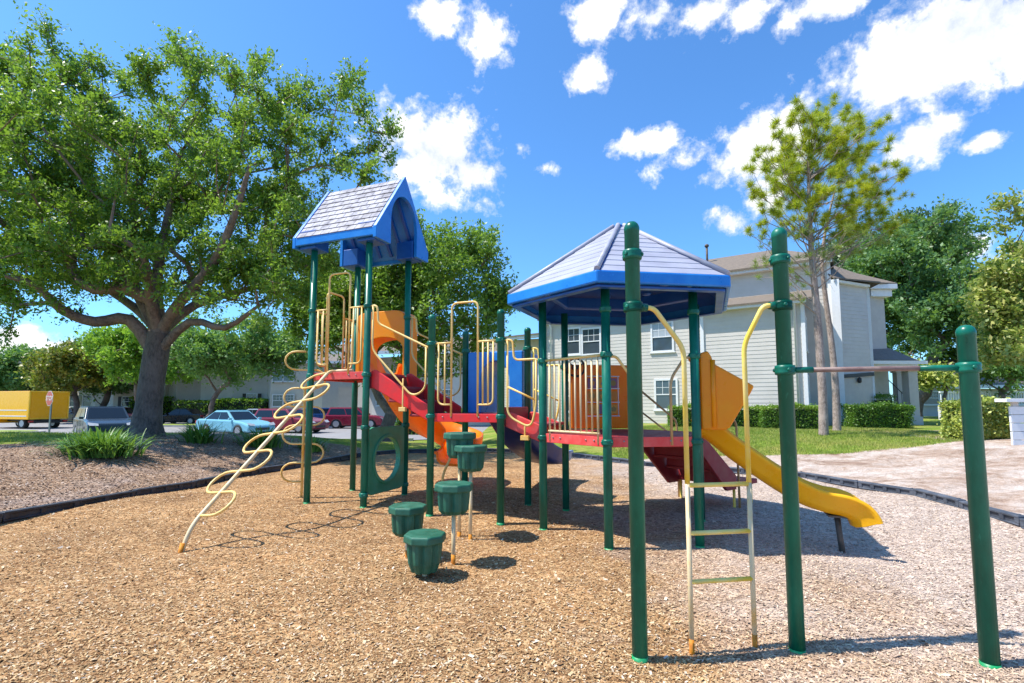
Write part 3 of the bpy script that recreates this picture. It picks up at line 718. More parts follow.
# hood of the yellow slide: two side wings, back plate with opening, top bar
so=e1
ho2=None
def wing(base,off):
    P=lambda t,z: z_(base+so*t,z)
    return [P(0,2.14),P(.09,2.17),P(.13,2.1),P(.15,2.02),P(.56,1.76),P(.52,1.68),P(.3,1.3),P(.25,1.27),P(0,1.27)]
ww=(P3-Lp).normalized()
hb=MB(); hb.box(z_(mS+e1*.1,2.06),(S-.16,.1,.16),(ww,e1,UP)); hb.box(z_(Lp+ww*.1+e1*.02,1.7),(.1,.09,.86),(ww,e1,UP)); hb.box(z_(P3-ww*.1+e1*.02,1.7),(.1,.09,.86),(ww,e1,UP))
hb.lathe([(.05,-.04),(.05,.04)],z_(Lp+ww*.02-e1*.02,2.08),14,ax=(e1,UP,ww)); ho2=hb.build('slide_hood',M['orangedeep'],play,.02)
for base,sg in ((Lp+ww*.03+e1*.05,1),(P3-ww*.03+e1*.05,-1)):
    w_=MB().prism(wing(base,0),ww*(sg*.05)).build('hood_wing',M['orange'],ho2,.02)
    MB().tube(fil([z_(base+so*.14-ww*(sg*.005),1.3),z_(base+so*.14-ww*(sg*.005),2.06)],.1),.028,10).build('hood_rib',M['orange'],ho2)
# orange spiral slide behind the tower
mC=(Cp+Dp)/2
pts=[mC+e2*b_+e1*a_+UP*z for a_,b_,z in ((0,0,2.03),(0,.25,1.98),(-.03,.55,1.72),(-.03,.9,1.38),(.02,1.25,1.1),(.2,1.55,.86),(.5,1.66,.68),(.78,1.5,.56),(.9,1.2,.5),(.92,.95,.49))]
cen=mC+e1*.75+e2*.3
def spirprof():
    a=.36; return [(-a-.05,.42),(-a-.05,.46),(-a+.01,.46),(-a+.02,.25),(-a+.06,.08),(-a+.14,.02),(0,0),(a-.12,.02),(a-.05,.07),(a-.02,.2),(a,.22),(a+.035,.215),(a+.035,.18),(a+.005,.16),(a-.02,.05),(a-.1,-.02),(0,-.04),(-a+.1,-.03),(-a+.02,.06),(-a-.02,.25)]
sp=MB().sweep(catm(pts,4),spirprof()).build('orange_spiral_slide',M['orangedeep'],play)
MB().tube(fil([cen+Vector((.35,-.55,-.2)),cen+Vector((.35,-.55,.45)),cen+Vector((.47,-.5,.72)),cen+Vector((.47,-.45,1.0))],.1),.02,10).build('slide_support',M['cream'],sp)
# arched hood over spiral slide entrance (C-D)
d=(Dp-Cp).normalized(); L=S
def XC(s,z,o=0): return z_(Cp+d*s+e2*o,z)
ou=[];inn=[]
for i in range(25):
    t=i/24; a=math.pi*t
    inn.append((L/2+.06-.4*math.cos(a),2.5+.2*math.sin(a)))
    ou.append((L/2-.5*(math.copysign(abs(math.cos(a))**.35,math.cos(a))),2.7+.46*math.sin(a)**.3 if 0<i<24 else 2.7))
inn=[(L/2-.34,2.0)]+inn+[(L/2+.46,2.0)]; ou=[(L/2-.5,2.0)]+ou+[(L/2+.5,2.0)]
n=len(ou); O=[XC(x,z,-.04) for x,z in ou]; I_=[XC(x,z,-.04) for x,z in inn]; dd=e2*.4
vs=O+I_+[v+dd for v in O]+[v+dd for v in I_]; fs=[]
for k in range(n-1):
    l=k+1; fs+=[(k,n+k,n+l,l),(2*n+k,2*n+l,3*n+l,3*n+k),(k,l,2*n+l,2*n+k),(n+k,3*n+k,3*n+l,n+l)]
fs+=[(0,2*n,3*n,n),(n-1,2*n-1,4*n-1,3*n-1)]
MB().add(vs,fs).build('spiral_slide_hood',M['orange'],play,.015)
# blue slide behind the bridge deck (F-H)
mF=(Fp+Hp)/2
bs=[mF+e2*t+UP*z+e1*x for t,z,x in ((.0,1.4,0),(.15,1.38,0),(.45,1.2,0),(.9,.88,.02),(1.4,.66,.06),(1.8,.52,.1),(2.1,.46,.14),(2.35,.44,.16))]
bsl=MB().sweep(catm(bs),uprof(.66,.26,.04)).build('blue_slide',[M['navy']],play)
ex=MB(); q=mF+e2*2.3+e1*.16; ex.sweep([q+UP*.44,q+e2*.3+e1*.03+UP*.43],[(a,b*1.0) for a,b in uprof(.66,.22)]); ex.build('slide_exit',M['chalk'],bsl)
MB().tube([mF+e2*2.2+e1*.1+UP*-.2,mF+e2*2.2+e1*.1+UP*.42],.03,10).build('slide_leg',M['darksteel'],bsl)
d=(Hp-Fp).normalized(); L=(Hp-Fp).length; ou=[];inn=[]
for i in range(21):
    a=math.pi*i/20; inn.append((L/2-.24*math.cos(a),ZB+.5+.3*math.sin(a)))
    x=L/2-(.44)*math.cos(a); ou.append((L/2-.455+.91*i/20,ZB+.95))
inn=[(L/2-.24,ZB)]+inn+[(L/2+.24,ZB)]; ou=[(L/2-.455,ZB)]+ou+[(L/2+.455,ZB)]
n=len(ou)
def XF(s,z,o=0): return z_(Fp+d*s+e2*o,z)
O=[XF(x,z,-.05) for x,z in ou]; I_=[XF(x,z,-.05) for x,z in inn]; dd=e2*.75
vs=O+I_+[v+dd for v in O]+[v+dd for v in I_]; fs=[]
for k in range(n-1):
    l=k+1; fs+=[(k,n+k,n+l,l),(2*n+k,2*n+l,3*n+l,3*n+k),(k,l,2*n+l,2*n+k),(n+k,3*n+k,3*n+l,n+l)]
fs+=[(0,2*n,3*n,n),(n-1,2*n-1,4*n-1,3*n-1)]
MB().add(vs,fs).build('blue_slide_hood',M['blue'],play,.015)
# --- transfer stair on side P3-P4
wn=(P4-P3).normalized(); on=Vector((wn.y,-wn.x,0)); on=on if on.dot(P3-c_)>0 else -on
A3,A4=P3+wn*.03,P4-wn*.03; run=.95; zL=.44
st=MB(); nst=4; rise=(ZH-zL)/nst
for i in range(nst):
    z=ZH-rise*(i+1); 
    if i<nst-1: st.box(z_((A3+A4)/2+on*(run/(nst-1)*(i+.5)),z-.02),(run/(nst-1)+.02,S-.2,.04),(on,wn,UP))
    st.box(z_((A3+A4)/2+on*(run/(nst-1)*i+.02),z+rise/2),(.03,S-.204,rise),(on,wn,UP))
to=st.build('transfer_stair',M['maroon'],play,.01)
for b,sg in ((A3,1),(A4,-1)):
    P=lambda t,z: z_(b+on*t,z)
    MB().prism([P(.03,ZH-.02),P(.1,ZH),P(run+.05,zL+.1),P(run+.05,zL-.1),P(.75,zL-.1),P(.03,ZH-.22)],wn*(sg*.05)).build('stair_side',M['maroon'],to,.01)
la=MB(); la.box(z_((A3+A4)/2+on*(run+.33),zL-.03),(.62,S-.02,.07),(on,wn,UP)); la.build('landing',M['maroon'],to,.01)
for t,w in ((run+.08,.06),(run+.58,.06),(run+.08,S-.12),(run+.58,S-.12)):
    q=A3+wn*w+on*t; MB().tube([z_(q,-.2),z_(q,zL-.05)],.02,10).build('landing_leg',M['yellowpipe'],to)
for b,sg in ((P3,1),(P4,-1)):
    q=b+wn*(sg*.03); P=lambda t,z: z_(q+on*t,z)
    hr=MB().tube(fil([P(.05,ZH+.62),P(run+.1,zL+.86),P(run+.12,-.1)],.1,6),.0165,10).build('handrail',M['ochre'],to)
    MB().tube([P(.05,ZH+.3),P(run+.11,zL+.56)],.014,8).build('lower_rail',M['ochre'],to)
# ------------------------------------------------------------ stepping pods
def pod(u,v,w,top,foot,label):
    q=at(u,v,1.0); 
    x,y,z=ray(u,v); t=(top-HC)/z; p=Vector((x*t,y*t,top)); r=w*1.0
    o=thing('stepping_pod',label,'stepping pod',(foot[0],foot[1],0),'green stepping pods')
    hh=.345 if top<.4 else .30
    b=MB(); ns=32; prof=[]
    for (rr,zz) in ((.86,-.05),(.84,-.14),(.78,-.26),(.62,-hh)):
        prof.append((rr*r,zz))
    # fluted cup
    vs=[];
    for rr,zz in prof:
        for k in range(ns):
            f=(.97,1,.97,.8)[k%4]
            a=2*math.pi*k/ns+.2; vs.append((p.x+rr*f*math.cos(a),p.y+rr*f*math.sin(a),top+zz))
    fs=[(i*ns+k,i*ns+(k+1)%ns,(i+1)*ns+(k+1)%ns,(i+1)*ns+k) for i in range(3) for k in range(ns)]+[tuple(3*ns+k for k in range(ns))]
    b.add(vs,fs); b.build('pod_cup',M['pod'],o,.004)
    MB().lathe([(r*.99,-.075),(r*1.01,-.06),(r*1.0,-.012),(r*.95,0),(r*.7,.003),(.01,.004)],p,8,0,False,.3).build('pod_top',M['pod'],o,.008)
    pole=MB().tube([Vector((p.x,p.y,-.15)),Vector((p.x,p.y,top-hh+.02))],.021,10).build('pole',M['creampale'],o)
    if top>.45: MB().tube([Vector((p.x,p.y,-.1)),Vector((p.x,p.y,.055))],.0225,10).build('rusty_foot',M['rust'],pole)
pod(425,533,.2,.345,(-.83,4.78),'lowest green step nearest the camera, sitting almost on the chips')
pod(408,505,.2,.51,(-1.09,5.27),'second lowest green step, leftmost of the five')
pod(454,483,.2,.76,(-.63,5.27),'middle height green step on a pale pole with orange foot')
pod(471,445,.2,1.08,(-.48,5.87),'second highest green step, furthest right of the five')
pod(460,432.5,.2,1.22,(-.66,6.35),'highest green step just below the red bridge deck')
# ------------------------------------------------------------ climbing ladder and chinning bar between three posts
chin=thing('ladder_and_bar_station','three green posts carrying a yellow ladder and a high chinning bar','climbing frame',(1.8,3.3,0))
Q1=Vector((.796,3.245,0)); Q2=Vector((1.847,3.375,0)); Q3=Vector((2.881,3.148,0))
post(Q1,2.755,[2.19,2.54],chin,True,.0485); post(Q2,2.76,[1.785,2.225,2.545],chin,True,.0485); post(Q3,2.045,[1.785],chin,True,.049)
F1=Vector((1.16,3.36,0)); F2=Vector((1.6,3.43,0))
for Q,Fo,zc,ins in ((Q1,F1,2.19,1),(Q2,F2,2.225,-1)):
    dd=(Q2-Q1).normalized()*ins
    u=MB().tube(fil([z_(Q+dd*.05,zc),z_(Q+dd*.14,zc),z_(Fo,zc-.26),z_(Fo,1.03)],.07,6),.0165,12).build('ladder_rail',M['yellowpipe'],chin)
    MB().tube([z_(Fo,1.035),z_(Fo,-.2)],.016,12).build('bleached_rail',M['creampale'],u)
    MB().tube([z_(Fo,-.1),z_(Fo,.045)],.017,12).build('worn_foot',M['rust'],u)
    st_=MB(); ring(st_,Q,zc,.0485,0,False); st_.tube([z_(Q+dd*.04,zc),z_(Q+dd*.095,zc)],.026,10); st_.build('rail_socket',M['green'],u)
for z in (1.02,.71,.4): MB().tube([z_(F1,z),z_(F2,z)],.015,10).build('ladder_rung',M['yellowpipe'],chin)
cb=MB().tube([z_(Q2,1.785),z_(Q3,1.785)],.0165,12).build('chinning_bar',paint('worn_steel_bar',(.16,.09,.08),(.28,.2,.17),9,(.4,.7),.45),chin)
db=(Q3-Q2).normalized()
MB().tube([z_(Q2+db*.04,1.785),z_(Q2+db*.17,1.785)],.021,10).build('bar_sleeve',M['green'],cb); MB().tube([z_(Q3-db*.27,1.785),z_(Q3-db*.04,1.785)],.0195,10).build('bar_sleeve',M['green'],cb)
# ------------------------------------------------------------ trees
def nrm(a): return a/np.maximum(np.linalg.norm(a,axis=-1,keepdims=True),1e-9)
def leaves_from(tw0,tw1,per,size,asp=.5,jit=.05,rg=rng):
    """leaf quads along twigs"""
    n=len(tw0); i=np.repeat(np.arange(n),per); t=rg.random(n*per)**.8
    c=tw0[i]+(tw1[i]-tw0[i])*t[:,None]+rg.normal(0,jit,(n*per,3))
    d=nrm(rg.normal(0,1,(n*per,3))+nrm(tw1-tw0)[i]*.8); nn=nrm(rg.normal(0,1,(n*per,3))+np.array([0,0,.7]))
    w=nrm(np.cross(d,nn)); L=size*rg.uniform(.4,1.5,(n*per,1))
    u=d*L; w=w*L*asp
    return np.stack([c-u*.5,c+w*.5,c+u*.5,c-w*.5],1)
def crownpts(ells,n,shell=.55,rg=rng):
    """sample n cluster centres in a union of ellipsoids (cx,cy,cz,rx,ry,rz)"""
    E=np.array(ells,float); vol=(E[:,3]*E[:,4]*E[:,5])**(.75); k=rg.choice(len(E),n,p=vol/vol.sum())
    d=nrm(rg.normal(0,1,(n,3))); r=shell+(1-shell)*rg.random(n)**.6
    r=np.where(rg.random(n)<.25,rg.random(n)*shell,r)
    return E[k,:3]+d*E[k,3:6]*r[:,None]
def skeleton(trunk,pts,rbase,rmin=.012,pull=.25,rg=rng,seglen=.6,limbs=()):
    """trunk: list of Vector nodes; grow a branch from the nearest node to each cluster point"""
    nodes=[np.array(p) for p in trunk]; par=[-1]+list(range(len(trunk)-1)); nt=len(trunk)
    forced={}
    for i0,lp_,r0 in limbs:
        prev=i0; q=[Vector(nodes[i0])]+[Vector(x) for x in lp_]; q=catm(q,3)[1:]
        for t_,x in enumerate(q): nodes.append(np.array(x)); par.append(prev); prev=len(nodes)-1; forced[prev]=r0*.82*(1-t_/len(q))**.8+.025
    fork=nodes[nt-1]; order=np.argsort(np.linalg.norm(pts-fork,axis=1)); start=max(1,nt//2); tips=[]
    arr=np.array(nodes)
    for idx in order:
        p=pts[idx]; A=np.array(nodes); d=np.linalg.norm(A-p,axis=1)
        df=np.linalg.norm(A-fork,axis=1); cost=d+pull*df; cost[:start]+=50
        cost+= np.where(df>np.linalg.norm(p-fork)*.97,3,0)
        j=int(np.argmin(cost)); a=nodes[j]; L=np.linalg.norm(p-a); k=max(1,int(L/seglen)); prev=j
        side=rg.normal(0,.09*L,3); sag=np.array([0,0,-.06*L])
        for q in range(1,k+1):
            t=q/k; x=a+(p-a)*t+(side+sag)*math.sin(math.pi*t); nodes.append(x); par.append(prev); prev=len(nodes)-1
        tips.append(prev)
    cnt=np.zeros(len(nodes))
    for t in tips:
        while t!=-1: cnt[t]+=1; t=par[t]
    rad=np.maximum(rmin,rbase*(cnt/len(pts))**.6)
    for k_,v_ in forced.items(): rad[k_]=max(v_,min(rad[k_],v_*1.3))
    return np.array(nodes),par,rad,nt
def skin_tree(mb,nodes,par,rad,nt,n=7,minr=0.0):
    kids={}
    for i,p in enumerate(par):
        if p>=0: kids.setdefault(p,[]).append(i)
    # chains
    stack=[(nt-1 if False else 0,None)]
    def chain(i0,start):
        path=[start] if start is not None else []; rr=[]; 
        if start is not None: path=[nodes[start]]; rr=[min(rad[start],rad[i0]*1.25)]
        else: path=[]; rr=[]
        i=i0; todo=[]
        while True:
            path.append(nodes[i]); rr.append(rad[i]); ks=kids.get(i,[])
            if not ks: break
            ks=sorted(ks,key=lambda q:-rad[q])
            for q in ks[1:]: todo.append((q,i))
            i=ks[0]
        if len(path)>1: mb.tube(path,[float(x) for x in rr],n if rr[0]>.05 else 4,caps=False)
        return todo
    st=[(0,None)]
    while st:
        i,s=st.pop(); st+=chain(i,s)
def make_tree(name,label,cat,base,trunk,ells,ncl,twigs,twl,per,leaf,lm,bm,rbase,group=None,flare=1.5,shell=.55,asp=.5,jit=.05,outward=.6,extra=None,seed=1,rmin=.012,pull=.25,trunk_r=None,brm=None,twigrm=True,limbs=()):
    rg=np.random.default_rng(seed)
    o=thing(name,label,cat,base,group)
    pts=crownpts(ells,ncl,shell,rg)
    if extra is not None: pts=np.concatenate([pts,extra(rg)])
    nodes,par,rad,nt=skeleton(trunk,pts,rbase,rmin,pull,rg,limbs=limbs)
    for i in range(nt):
        if trunk_r: rad[i]=trunk_r[i]
    k=nt
    mb=MB(); mb.tube([Vector(p) for p in trunk],[float(r) for r in rad[:nt]],14,caps=False); tr=mb.build('trunk',M[bm],o)
    rad2=rad.copy(); mb=MB(); skin_tree(mb,nodes,par,rad2*1.0,nt); mb.build('branches',M[brm or bm],tr)
    cen=np.mean(pts,0); fork=nodes[nt-1]
    i=np.repeat(np.arange(len(pts)),twigs); a=pts[i]
    dirs=nrm(rg.normal(0,1,(len(i),3))+outward*nrm(a-fork)+np.array([0,0,.25])); L=twl*rg.uniform(.4,1.25,(len(i),1))
    b=a+dirs*L
    V=leaves_from(a,b,per,leaf,asp,jit,rg)
    quads('crown',V,M[lm],o)
    if twigrm:
        tw=MB(); 
        for q in range(0,len(i),2): tw.tube([a[q],b[q]],[.008,.003],3,caps=False)
        tw.build('twigs',M[brm or bm],tr)
    return o
def catm(P,k=8): return catm_(P,k)
def ptree(name,label,cat,u,vbase,Y,crown_px,vtop,vbot,lm,bm,rb,ncl,twigs,per,leaf,seed,group=None,base_z=None,ry=None,shell=.5,lean=0,brm=None,forkv=None,extra_e=(),twl=None,trunks=1):
    """tree placed from picture coordinates at distance Y; crown_px=(u0,u1)"""
    bz=base_z if base_z is not None else Tz(at(u,vbase,Y).x,Y)
    b=at(u,vbase,Y); b.z=bz
    u0,u1=crown_px; cxL=at(u0,(vtop+vbot)/2,Y); cxR=at(u1,(vtop+vbot)/2,Y); zt=at((u0+u1)/2,vtop,Y).z; zb=at((u0+u1)/2,vbot,Y).z
    cx=(cxL.x+cxR.x)/2; rx=(cxR.x-cxL.x)/2; cz=(zt+zb)/2; rz=(zt-zb)/2; ry=ry or rx*.85
    fork=Vector((b.x+(cx-b.x)*.35+lean,Y,bz+(zb-bz)*(.8 if forkv is None else forkv)))
    rg=random.Random(seed); mid=b.lerp(fork,.5)+Vector((rg.uniform(-.1,.1),0,0))
    E=[(cx,Y,cz,rx,ry,rz)]
    for k in range(4):
        a=rg.uniform(0,6.28); E.append((cx+rx*.5*math.cos(a),Y+ry*.4*math.sin(a),cz+rz*rg.uniform(-.2,.45),rx*.48,ry*.5,rz*.5))
    E+=list(extra_e)
    E=[(a,b_,c,d*.93,e*.93,f*.93) for a,b_,c,d,e,f in E]
    return make_tree(name,label,cat,(b.x,b.y,b.z),[b-UP*.3,b+UP*.05,mid,fork],E,ncl,twigs,twl or rx*.13,per,leaf,lm,bm,rb,group,shell=shell,seed=seed,
        trunk_r=[rb*1.7,rb*1.35,rb,rb*.95],brm=brm,jit=leaf*.9,rmin=.012*Y/14,twigrm=False)
# big live oak at left
bz=.62; B0=at(146,437,14.0); B0.z=Tz(B0.x,14.0)
def O(u,v,Y=14.0): return at(u,v,Y)
trunk=[B0-UP*.3,B0+UP*.03,B0+UP*.35,O(149,405),O(152,380),O(156,355),O(160,333)]
ells=[(*O(60,190,14.2),4.6,4.2,3.0),(*O(170,200,15),3.8,3.6,2.7),(*O(270,200,14),2.6,3.0,2.6),(*O(-60,200,14),4.2,4.2,3.2),(*O(130,130,15),3.4,3.2,1.8),(*O(245,120,14.5),2.2,2.0,1.3),(*O(30,250,13),3.4,3,1.6),(*O(235,270,13),2.3,2.2,1.3),(*O(20,120,14),2.6,2.5,1.8),(*O(300,265,15.5),1.6,2.0,1.3),(*O(120,250,13),2.6,2.4,1.3)]
def sprays(rg):
    out=[]
    for u,v in ((10,52),(52,38),(60,68),(90,95),(92,60),(140,68),(150,85),(185,60),(178,48),(200,75),(215,62),(240,80),(262,62),(285,95),(300,88),(318,110),(345,90),(352,78),(365,110),(380,150),(388,125),(372,175),(20,80),(120,80),(268,110),(330,140),(290,130),(350,160),(-20,60),(-60,70)):
        Y=14+rg.uniform(-1.2,1.2); p=np.array(O(u,v,Y)); q=np.array(O(u*.8+.2*150,v*.72+.28*240,Y))
        for t in (0,.12,.26): out.append(p+(q-p)*t+rg.normal(0,.12,3))
    # drooping outer ends low on the left and right
    for u,v in ((5,290),(20,305),(45,285),(-10,320),(60,300),(95,290),(235,300),(262,318),(290,290),(305,300),(255,285),(215,280),(10,330),(80,315)):
        out.append(np.array(O(u,v,13.5+rg.uniform(-1,1))))
    return np.array(out)
LM=[(5,[O(130,320,13.8),O(95,322,13.4),O(62,310,13.0),O(36,286,12.6),O(5,276,12.2)],.2),
 (6,[O(142,300,14.3),O(122,265,14.8),O(98,225,15.2),O(70,180,15.5)],.21),
 (6,[O(156,285,14.2),O(166,225,14.5),O(182,150,14.8)],.2),
 (6,[O(180,302,13.6),O(214,262,13.1),O(237,208,12.8),O(250,165,12.6)],.17),
 (5,[O(190,322,13.7),O(225,328,13.4),O(258,306,13.0)],.13),
 (6,[O(195,305,14.6),O(245,290,15.2),O(292,276,15.8)],.15),
 (6,[O(135,308,14.9),O(85,275,16),O(30,240,17)],.16),
 (6,[O(150,300,13.5),O(145,260,12.6),O(110,230,12.0)],.14)]
make_tree('live_oak','huge spreading live oak with thick grey trunk standing in the planting bed at left','tree',(B0.x,B0.y,B0.z),trunk,ells,900,8,.6,34,.1,'oakleaf','oakbark',.36,seed=5,extra=sprays,
   trunk_r=[.5,.46,.37,.32,.305,.31,.3],brm='oakbranch',jit=.075,outward=.7,pull=.3,rmin=.014,shell=.35,limbs=LM)
# second oak behind the slides
ptree('live_oak','second large oak with forked trunk rising behind the orange slide','tree',386,428,20.5,(278,528),222,395,'oakleaf2','oakbark',.26,520,7,28,.15,21,base_z=.2,ry=3.2,shell=.3,brm='oakbranch',forkv=.55,
   extra_e=((*at(470,255,20.5),1.6,1.6,1.2),(*at(330,300,20.5),2.6,2,2.2),(*at(500,300,20.5),1.0,1.4,1.6)),twl=.75)
ptree('small_oak','light green spreading tree with pale forked trunk behind the light blue car','tree',200,423,40.5,(152,312),316,388,'farleaf','oakbranch',.19,200,8,26,.27,31,base_z=-.08,shell=.45,forkv=.28)
ptree('lime_green_tree','bright lime green tree just left of the big oak trunk, behind the dark car','tree',133,412,46,(90,212),322,390,'limeleaf','oakbranch',.25,200,8,26,.3,33,base_z=-.25,shell=.3,forkv=.6,group=None)
ptree('golden_tree','dense tree with golden brown patches behind the yellow truck','tree',78,412,49,(34,116),345,397,'goldleaf','oakbark',.25,190,8,24,.32,35,base_z=-.25,shell=.3)
ptree('roadside_tree','mid green tree behind the truck cab at the left edge of the photo','tree',5,415,54,(-40,62),350,397,'farleaf','oakbark',.3,200,8,24,.36,36,base_z=-.25,shell=.3)
ptree('roadside_tree','dark bluish tree between the golden tree and the lime green tree','tree',100,412,52,(70,150),333,402,'darkleaf','oakbark',.3,160,8,24,.36,38,base_z=-.25,shell=.3)
ptree('roadside_tree','pale far tree low above the box of the yellow truck','tree',40,410,60,(-10,70),362,408,'farleaf','oakbark',.3,120,8,20,.42,39,base_z=-.25,shell=.3)
# right hand trees
ptree('evergreen_oak','massive dark green tree rising behind the porch roof','tree',915,420,34,(838,1000),232,398,'darkleaf','oakbark',.35,430,7,24,.25,41,base_z=.5,shell=.35,extra_e=((*at(930,245,34),3.6,3,2.6),(*at(880,270,34),3,3,3),(*at(970,330,34),3,3,4)))
ptree('grey_green_tree','tall loose grey green tree between the pine and the dark evergreen','tree',868,420,40,(812,962),213,300,'greyleaf','oakbark',.3,260,7,22,.26,43,base_z=.5,shell=.3)
ptree('magnolia','yellowing magnolia reaching in at the right edge of the photo','tree',1052,425,16,(982,1105),205,382,'magleaf','oakbark',.16,230,7,20,.16,45,base_z=.65,shell=.35,brm='oakbranch',extra_e=((*at(1005,300,16),.9,1,1.4),(*at(1010,215,16),.7,.6,.5),(*at(1000,350,16),.8,1,.8)))
ptree('young_tree','small yellow green tree with thin trunk beyond the path right of the porch','tree',945,412,27,(905,982),362,392,'yhedge','oakbark',.1,50,5,16,.2,47,base_z=.6,shell=.3)
ptree('courtyard_tree','dark multi branched tree behind the yellow hedge','tree',1000,408,30,(955,1050),340,395,'darkleaf','oakbark',.16,110,5,20,.2,49,base_z=.6,shell=.3)
# pine with two trunks
def pine():
    rg=np.random.default_rng(9); Y=15.6
    b=at(824,441,Y); b.z=Tz(b.x,Y)
    def O2(u,v,dy=0): return at(u,v,Y+dy)
    main=[b-UP*.3,b+UP*.05,O2(823,400),O2(819,340),O2(815,290),O2(811,250),O2(809,200),O2(808,150),O2(812,112)]
    o=thing('pine_tree','slender pine with yellow green needle tufts and dead twigs beside the house','tree',(b.x,b.y,b.z))
    mb=MB(); rr=[.16,.135,.12,.115,.1,.085,.06,.04,.02]; mb.tube(fil(main,.8,4),[float(np.interp(i,np.linspace(0,1,len(rr)),rr)) for i in np.linspace(0,1,len(fil(main,.8,4)))],12,caps=False)
    tr=mb.build('trunk',M['pinebark'],o)
    tips_=[]; tips=[(748,160),(745,185),(760,150),(757,205),(745,235),(750,262),(775,215),(790,110),(770,122),(800,103),(818,100),(835,99),(850,108),(862,112),(880,120),(893,113),(895,135),(880,145),(905,180),(910,172),(895,200),(890,165),(870,185),(885,220),(865,235),(905,215),(850,230),(840,205),(770,245),(780,170),(800,180),(830,150),(850,160),(870,155),(790,140),(815,130),(840,125),(812,165),(770,190),(795,205),(825,190),(855,195),(800,230),(880,190),(865,130),(780,135),(764,178),(752,150),(900,225),(835,235),(780,265),(872,207),(775,160),(800,155),(828,115),(845,142),(785,190),(862,170),(815,215),(755,225),(765,262),(835,170)]
    br=MB(); A=[];Bn=[];cs=[]
    for u,v in tips:
        dy=rg.uniform(-1.9,1.9); u=822+(u-822)*.93; v=v+(5 if v<140 else 0); p=np.array(O2(u,v,dy)); 
        h=min(.97,max(.32,(435-(v+32+rg.uniform(0,25)))/325)); hv_=435-h*325
        q=np.array(O2(np.interp(hv_,[112,150,200,250,290,340],[812,808,809,811,815,819]),hv_))
        m=(p+q)/2+np.array([0,0,-.12])+rg.normal(0,.12,3); path=[Vector(q),Vector(q*.6+m*.4),Vector(m),Vector(p*.5+m*.5)+Vector(rg.normal(0,.06,3)),Vector(p)]
        br.tube(path,[.026,.02,.014,.01,.006],5,caps=False)
        for k in range(8):
            t=rg.uniform(.4,1.03) if k else 1; c=np.array(q)*(1-t)+p*t+rg.normal(0,.22,3) if k else p
            cs.append(c); 
            if k: br.tube([Vector(m*.5+p*.5),Vector(c)],[.009,.004],3,caps=False)
    br.build('branches',M['pinebark'],tr)
    cs=np.array(cs)
    def tuft(C,n,L,w,mat,nm):
        i=np.repeat(np.arange(len(C)),n); c=C[i]+rg.normal(0,.03,(len(i),3)); d=nrm(rg.normal(0,1,(len(i),3))+np.array([0,0,.45])); l=L*rg.uniform(.6,1.1,(len(i),1)); s=nrm(np.cross(d,rg.normal(0,1,(len(i),3))))*w
        V=np.stack([c-s,c+s,c+d*l],1); return quads(nm,V,M[mat],o,k=3)
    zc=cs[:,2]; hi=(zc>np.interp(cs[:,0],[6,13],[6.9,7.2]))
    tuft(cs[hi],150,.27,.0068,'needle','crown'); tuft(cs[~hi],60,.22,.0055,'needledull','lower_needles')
    # dead twigs
    dt=MB()
    for k in range(7):
        q=O2(813,258+k*3); e=O2(825+rg.uniform(-15,22),262+rg.uniform(-8,22),-.3); m=(q+e)/2+UP*.25
        dt.tube([q,m,e],[.012,.009,.003],4,caps=False); dt.tube([m,e+Vector((.1,0,-.25))],[.006,.002],3,caps=False)
    dt.build('dead_twigs',M['deadtwig'],tr)
    Y2=17.2; b2=at(837,430,Y2); b2.z=Tz(b2.x,Y2)
    o2=thing('pine_tree','second leaning pine trunk just behind the first one','tree',(b2.x,b2.y,b2.z))
    pth=[b2-UP*.3,b2+UP*.05,at(836,390,Y2),at(832,345,Y2),at(825,295,Y2),at(821,262,Y2),at(826,225,Y2),at(835,190,Y2)]
    tr2=MB().tube(fil(pth,.8,4),[float(np.interp(i,[0,.1,1],[.17,.13,.03])) for i in np.linspace(0,1,len(fil(pth,.8,4)))],12,caps=False).build('trunk',M['pinebark'],o2)
    br=MB(); cc=[]
    for u,v in ((855,215),(870,200),(885,205),(850,180),(840,170),(875,230),(860,245),(895,232),(845,250),(905,195)):
        p=at(u,v,Y2+rg.uniform(-1,1)); q=at(826,min(255,v+25),Y2); br.tube([q,(p+q)/2-UP*.1,p],[.02,.013,.006],4,caps=False)
        for k in range(5): cc.append(np.array(p)+rg.normal(0,.2,3))
    br.build('branches',M['pinebark'],tr2)
    C=np.array(cc); n=80; i=np.repeat(np.arange(len(C)),n); d=nrm(rg.normal(0,1,(len(i),3))); s=nrm(np.cross(d,rg.normal(0,1,(len(i),3))))*.005
    quads('crown',np.stack([C[i]-s,C[i]+s,C[i]+d*.2],1),M['needledull'],o2,k=3)
pine()
